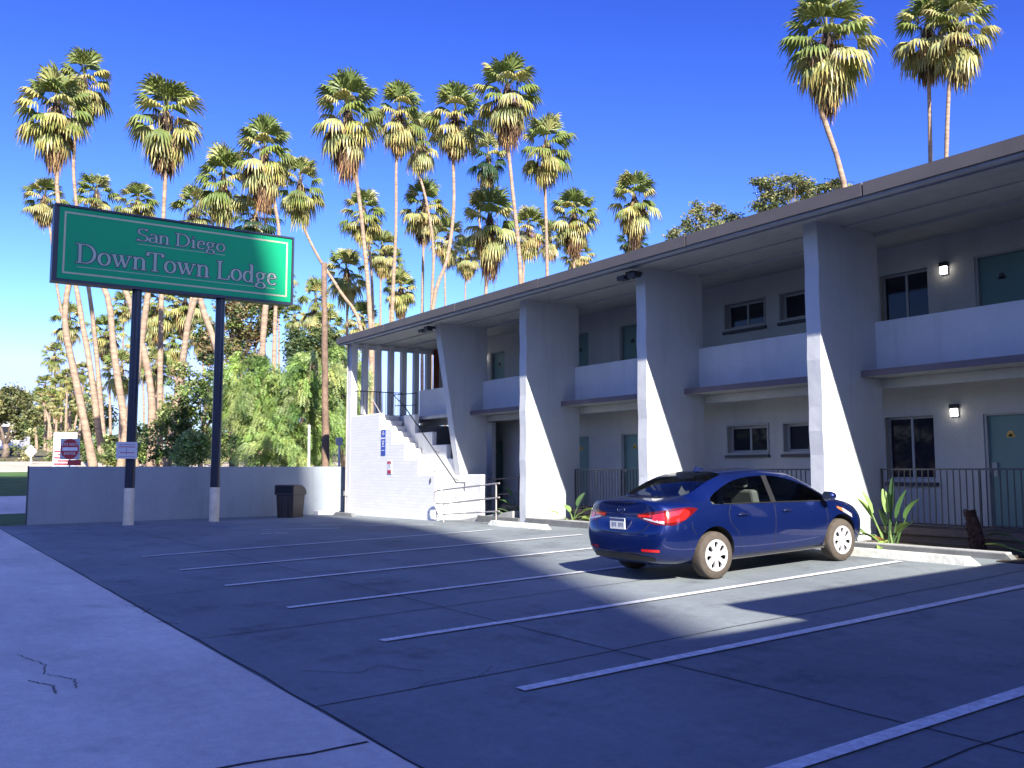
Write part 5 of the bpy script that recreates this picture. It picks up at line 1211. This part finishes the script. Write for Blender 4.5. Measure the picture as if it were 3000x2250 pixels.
# far park hillside read as one mass
mb = MB(); bl = []
for i in range(34):
    u = -420 + i * 42; d = random.uniform(145, 185); c = px(u, 960 + random.uniform(-14, 8), d); bl.append((tuple(c), (5.5, 5, random.uniform(1.8, 3.4)), 1))
canopy(mb, bl, 17000, .26, OL + DG, .4); o = mb.build('far_wood', M_leaf, colors=True); tag(o, 'distant olive green wood closing the park beyond the palms', 'wood', kind='stuff')
mb = MB(); bl = []
for i in range(16):
    u = 60 + i * 46; c = px(u, 985 + random.uniform(-12, 6), random.uniform(60, 72)); bl.append((tuple(c), (2.4, 2.2, random.uniform(1.1, 2.0)), 1))
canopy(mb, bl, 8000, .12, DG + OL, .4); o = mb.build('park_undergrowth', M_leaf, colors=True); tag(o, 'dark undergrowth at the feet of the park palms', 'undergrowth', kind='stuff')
# ---- planter plants
def strelitzia(x, y, z, leaves, label, scale=1.0):
    root = empty('bird_of_paradise_plant', (x, y, z), label, 'plant'); 
    for az, el, ln, ll, lw, bend, col in leaves:
        az, el = R_(az), R_(el); d = Vector((math.cos(az) * math.cos(el), math.sin(az) * math.cos(el), math.sin(el)))
        mb = MB(); b = Vector((x + random.uniform(-.08, .08), y + random.uniform(-.06, .06), z - .03)); k = ln * scale; p1 = b + d * k * .55; p2 = b + d * k + Vector((0, 0, -bend * .1))
        mb.tube([b, p1, p2], .012, 5, rs=[.018, .013, .009]); dl = (p2 - p1).normalized(); sd = dl.cross(Vector((0, 0, 1))); sd = (sd if sd.length > .1 else Vector((1, 0, 0))).normalized()
        n = 8; pr = None; pos = p2.copy(); dd = dl.copy(); up_ = sd.cross(dl)
        for i in range(n + 1):
            t = i / n; w_ = lw * 1.5 * math.sin(math.pi * min(1, t * .9 + .09)) ** .6 * (.75 + .25 * (1 - t)); f_ = up_ * w_ * .35
            cur = (pos - sd * w_ + f_, pos, pos + sd * w_ + f_)
            if pr: mb.face(pr[0], pr[1], cur[1], cur[0]); mb.face(pr[1], pr[2], cur[2], cur[1])
            pr = cur; pos = pos + dd * (ll / n); dd = (dd + Vector((0, 0, -bend / n))).normalized()
        mb.c = [vary(tuple(c_ * 1.35 for c_ in col), .1)] * len(mb.f); mb.build('leaf', M_leaf, root, colors=True)
    return root
G1c = (.18, .26, .08); G2c = (.05, .10, .035); YC = (.55, .30, .10)
lv = [(200, 70, .62, .42, .085, .2, G1c), (190, 60, .60, .42, .08, .3, G1c), (170, 80, .6, .40, .075, .1, G1c), (60, 84, .62, .48, .10, .1, G2c), (20, 78, .55, .50, .10, .5, G2c), (10, 72, .6, .42, .085, .8, (.08, .15, .05)),
      (180, 38, .55, .50, .09, 1.6, G1c), (185, 30, .5, .55, .08, .4, G1c), (190, 25, .78, .6, .075, .25, (.2, .3, .08)), (210, 28, .35, .42, .07, 2.4, G1c), (340, 62, .35, .34, .06, .6, G1c), (30, 60, .3, .4, .05, .4, G2c), (250, 75, .4, .3, .06, .3, G2c),
      (270, 80, .05, .42, .05, .2, YC), (230, 60, .05, .34, .045, .5, YC), (310, 65, .05, .30, .045, .6, YC), (200, 40, .05, .3, .04, .9, (.4, .25, .12)), (340, 45, .05, .26, .04, .9, YC), (15, 85, .9, .3, .03, .2, G2c), (280, 50, .3, .3, .05, 1.2, G1c), (150, 62, .35, .3, .06, 1.0, G2c)]
strelitzia(-9.45, 13.98, .47, lv, 'lush green bird of paradise plant in the kerb planter ahead of the car')
strelitzia(-7.2, 14.35, .45, [(10, 25, .45, .35, .05, .6, G2c), (200, 22, .45, .3, .06, .3, G1c), (120, 42, .65, .45, .06, .6, G2c), (330, 20, .25, .3, .05, 1.6, G1c), (60, 30, .4, .3, .05, .5, G2c), (180, 40, .6, .4, .06, 1.0, G2c)], 'sparse low plant at the right edge of the planter')
strelitzia(-18.2, 14.0, .47, [(0, 20, .5, .5, .06, .3, G1c), (190, 30, .5, .5, .06, .5, G1c), (350, 15, .55, .6, .06, .3, (.24, .30, .08)), (10, 40, .6, .5, .07, .9, G1c), (330, 8, .3, .5, .05, .3, (.3, .3, .08)), (90, 70, .5, .4, .08, .6, G2c), (170, 60, .4, .4, .06, .8, G1c), (350, 32, .5, .4, .06, 1.0, G1c)], 'pale leaved plant in the planter behind the rear of the car')
strelitzia(-20.6, 14.1, .45, [(180, 30, .6, .4, .05, .6, G2c), (200, 50, .6, .4, .06, .8, G2c), (160, 40, .5, .5, .05, .8, G2c), (250, 40, .4, .3, .06, .5, G1c), (220, 20, .55, .3, .06, .4, G1c), (90, 65, .7, .4, .06, .6, G2c), (30, 40, .5, .3, .05, .9, G2c), (185, 62, .8, .5, .05, 1.0, G2c)], 'shaded palm like plant beside the ramp rail and second fin')
tb = MB(); x, y = -8.2, 14.45
tb.tube([(x, y, .42), (x - .03, y, .65), (x - .08, y, .9), (x - .13, y, 1.08)], .1, 10, rs=[.12, .115, .10, .075])
for i in range(150):
    t = random.random(); a = random.uniform(0, 6.28); c_ = Vector((x - .13 * t, y, .42 + .66 * t)); r = lerp(.115, .08, t); d = Vector((math.cos(a), math.sin(a), .9)); p = c_ + Vector((d.x, d.y, 0)) * r
    s_ = Vector((-d.y, d.x, 0)) * .03; tb.face(p - s_, p + s_, p + d * random.uniform(.03, .06))
tag(tb.build('palm_stump', mat('stump_fibre', (.075, .035, .025), 1, noise=.6, scale=12, bump=1, bscale=30)), 'leaning brown fibrous palm stump in the planter right of the lush plant', 'palm stump')
# ---- far left camper behind the road
vp = px(8, 962, 80); vn = empty('parked_camper', (vp.x, vp.y, gz(vp.x, vp.y)), 'white camper with dark windows half hidden by trees at the far left edge', 'camper')
z0 = gz(vp.x, vp.y); a_ = RT; b_ = FW
def obox(mb, a0, a1, d0, d1, z_0, z_1):
    k = len(mb.v)
    for z in (z_0, z_1):
        for a, d in ((a0, d0), (a1, d0), (a1, d1), (a0, d1)):
            p = Vector((vp.x, vp.y, 0)) + a_ * a + b_ * d; mb.v.append((p.x, p.y, z))
    for f in ((0, 3, 2, 1), (4, 5, 6, 7), (0, 1, 5, 4), (1, 2, 6, 5), (2, 3, 7, 6), (3, 0, 4, 7)): mb.f.append(tuple(k + i for i in f)); mb.c.append(None)
mb = MB(); obox(mb, -5, .7, 0, 2.2, z0 + .5, z0 + 2.9); obox(mb, .7, 1.2, .1, 2.1, z0 + .5, z0 + 1.7); mb.build('camper_body', M_signwhite, vn, bevel=.1)
mb = MB(); obox(mb, -4.8, .45, -.03, 0, z0 + 1.7, z0 + 2.5); mb.build('window', M_pane, vn)
for a in (-2.8, .4):
    c = Vector((vp.x, vp.y, 0)) + a_ * a + b_ * .0; mb = MB(); mb.tube([(c.x, c.y, z0 + .4), (c.x + b_.x * .25, c.y + b_.y * .25, z0 + .4)], .4, 16); mb.build('wheel', M_cart, vn)

for k, (x, y, r_) in enumerate(((-10, -26, 4), (-38, -27, 4.5), (-52, -24, 5), (-2, -30, 4), (-66, -26, 5))):
    bl = [((x, y, 4.5), (r_, r_, 3), 2), ((x + 2, y + 1, 6.5), (r_ * .6, r_ * .6, 2), 1)]
    root = empty('street_tree', (x, y, 0), ['round tree across the street nearest the house', 'round tree across the street beyond the house', 'third tree along the street behind the photographer', 'tree across the street nearest the photographer', 'farthest tree along the street behind the photographer'][k], 'tree', 'trees across the street')
    limbs(Vector((x, y, -.1)), bl, .2).build('trunk', M_bark, root); mb = MB(); canopy(mb, bl, 2600, .3, DG); mb.build('crown', M_leaf, root, colors=True)
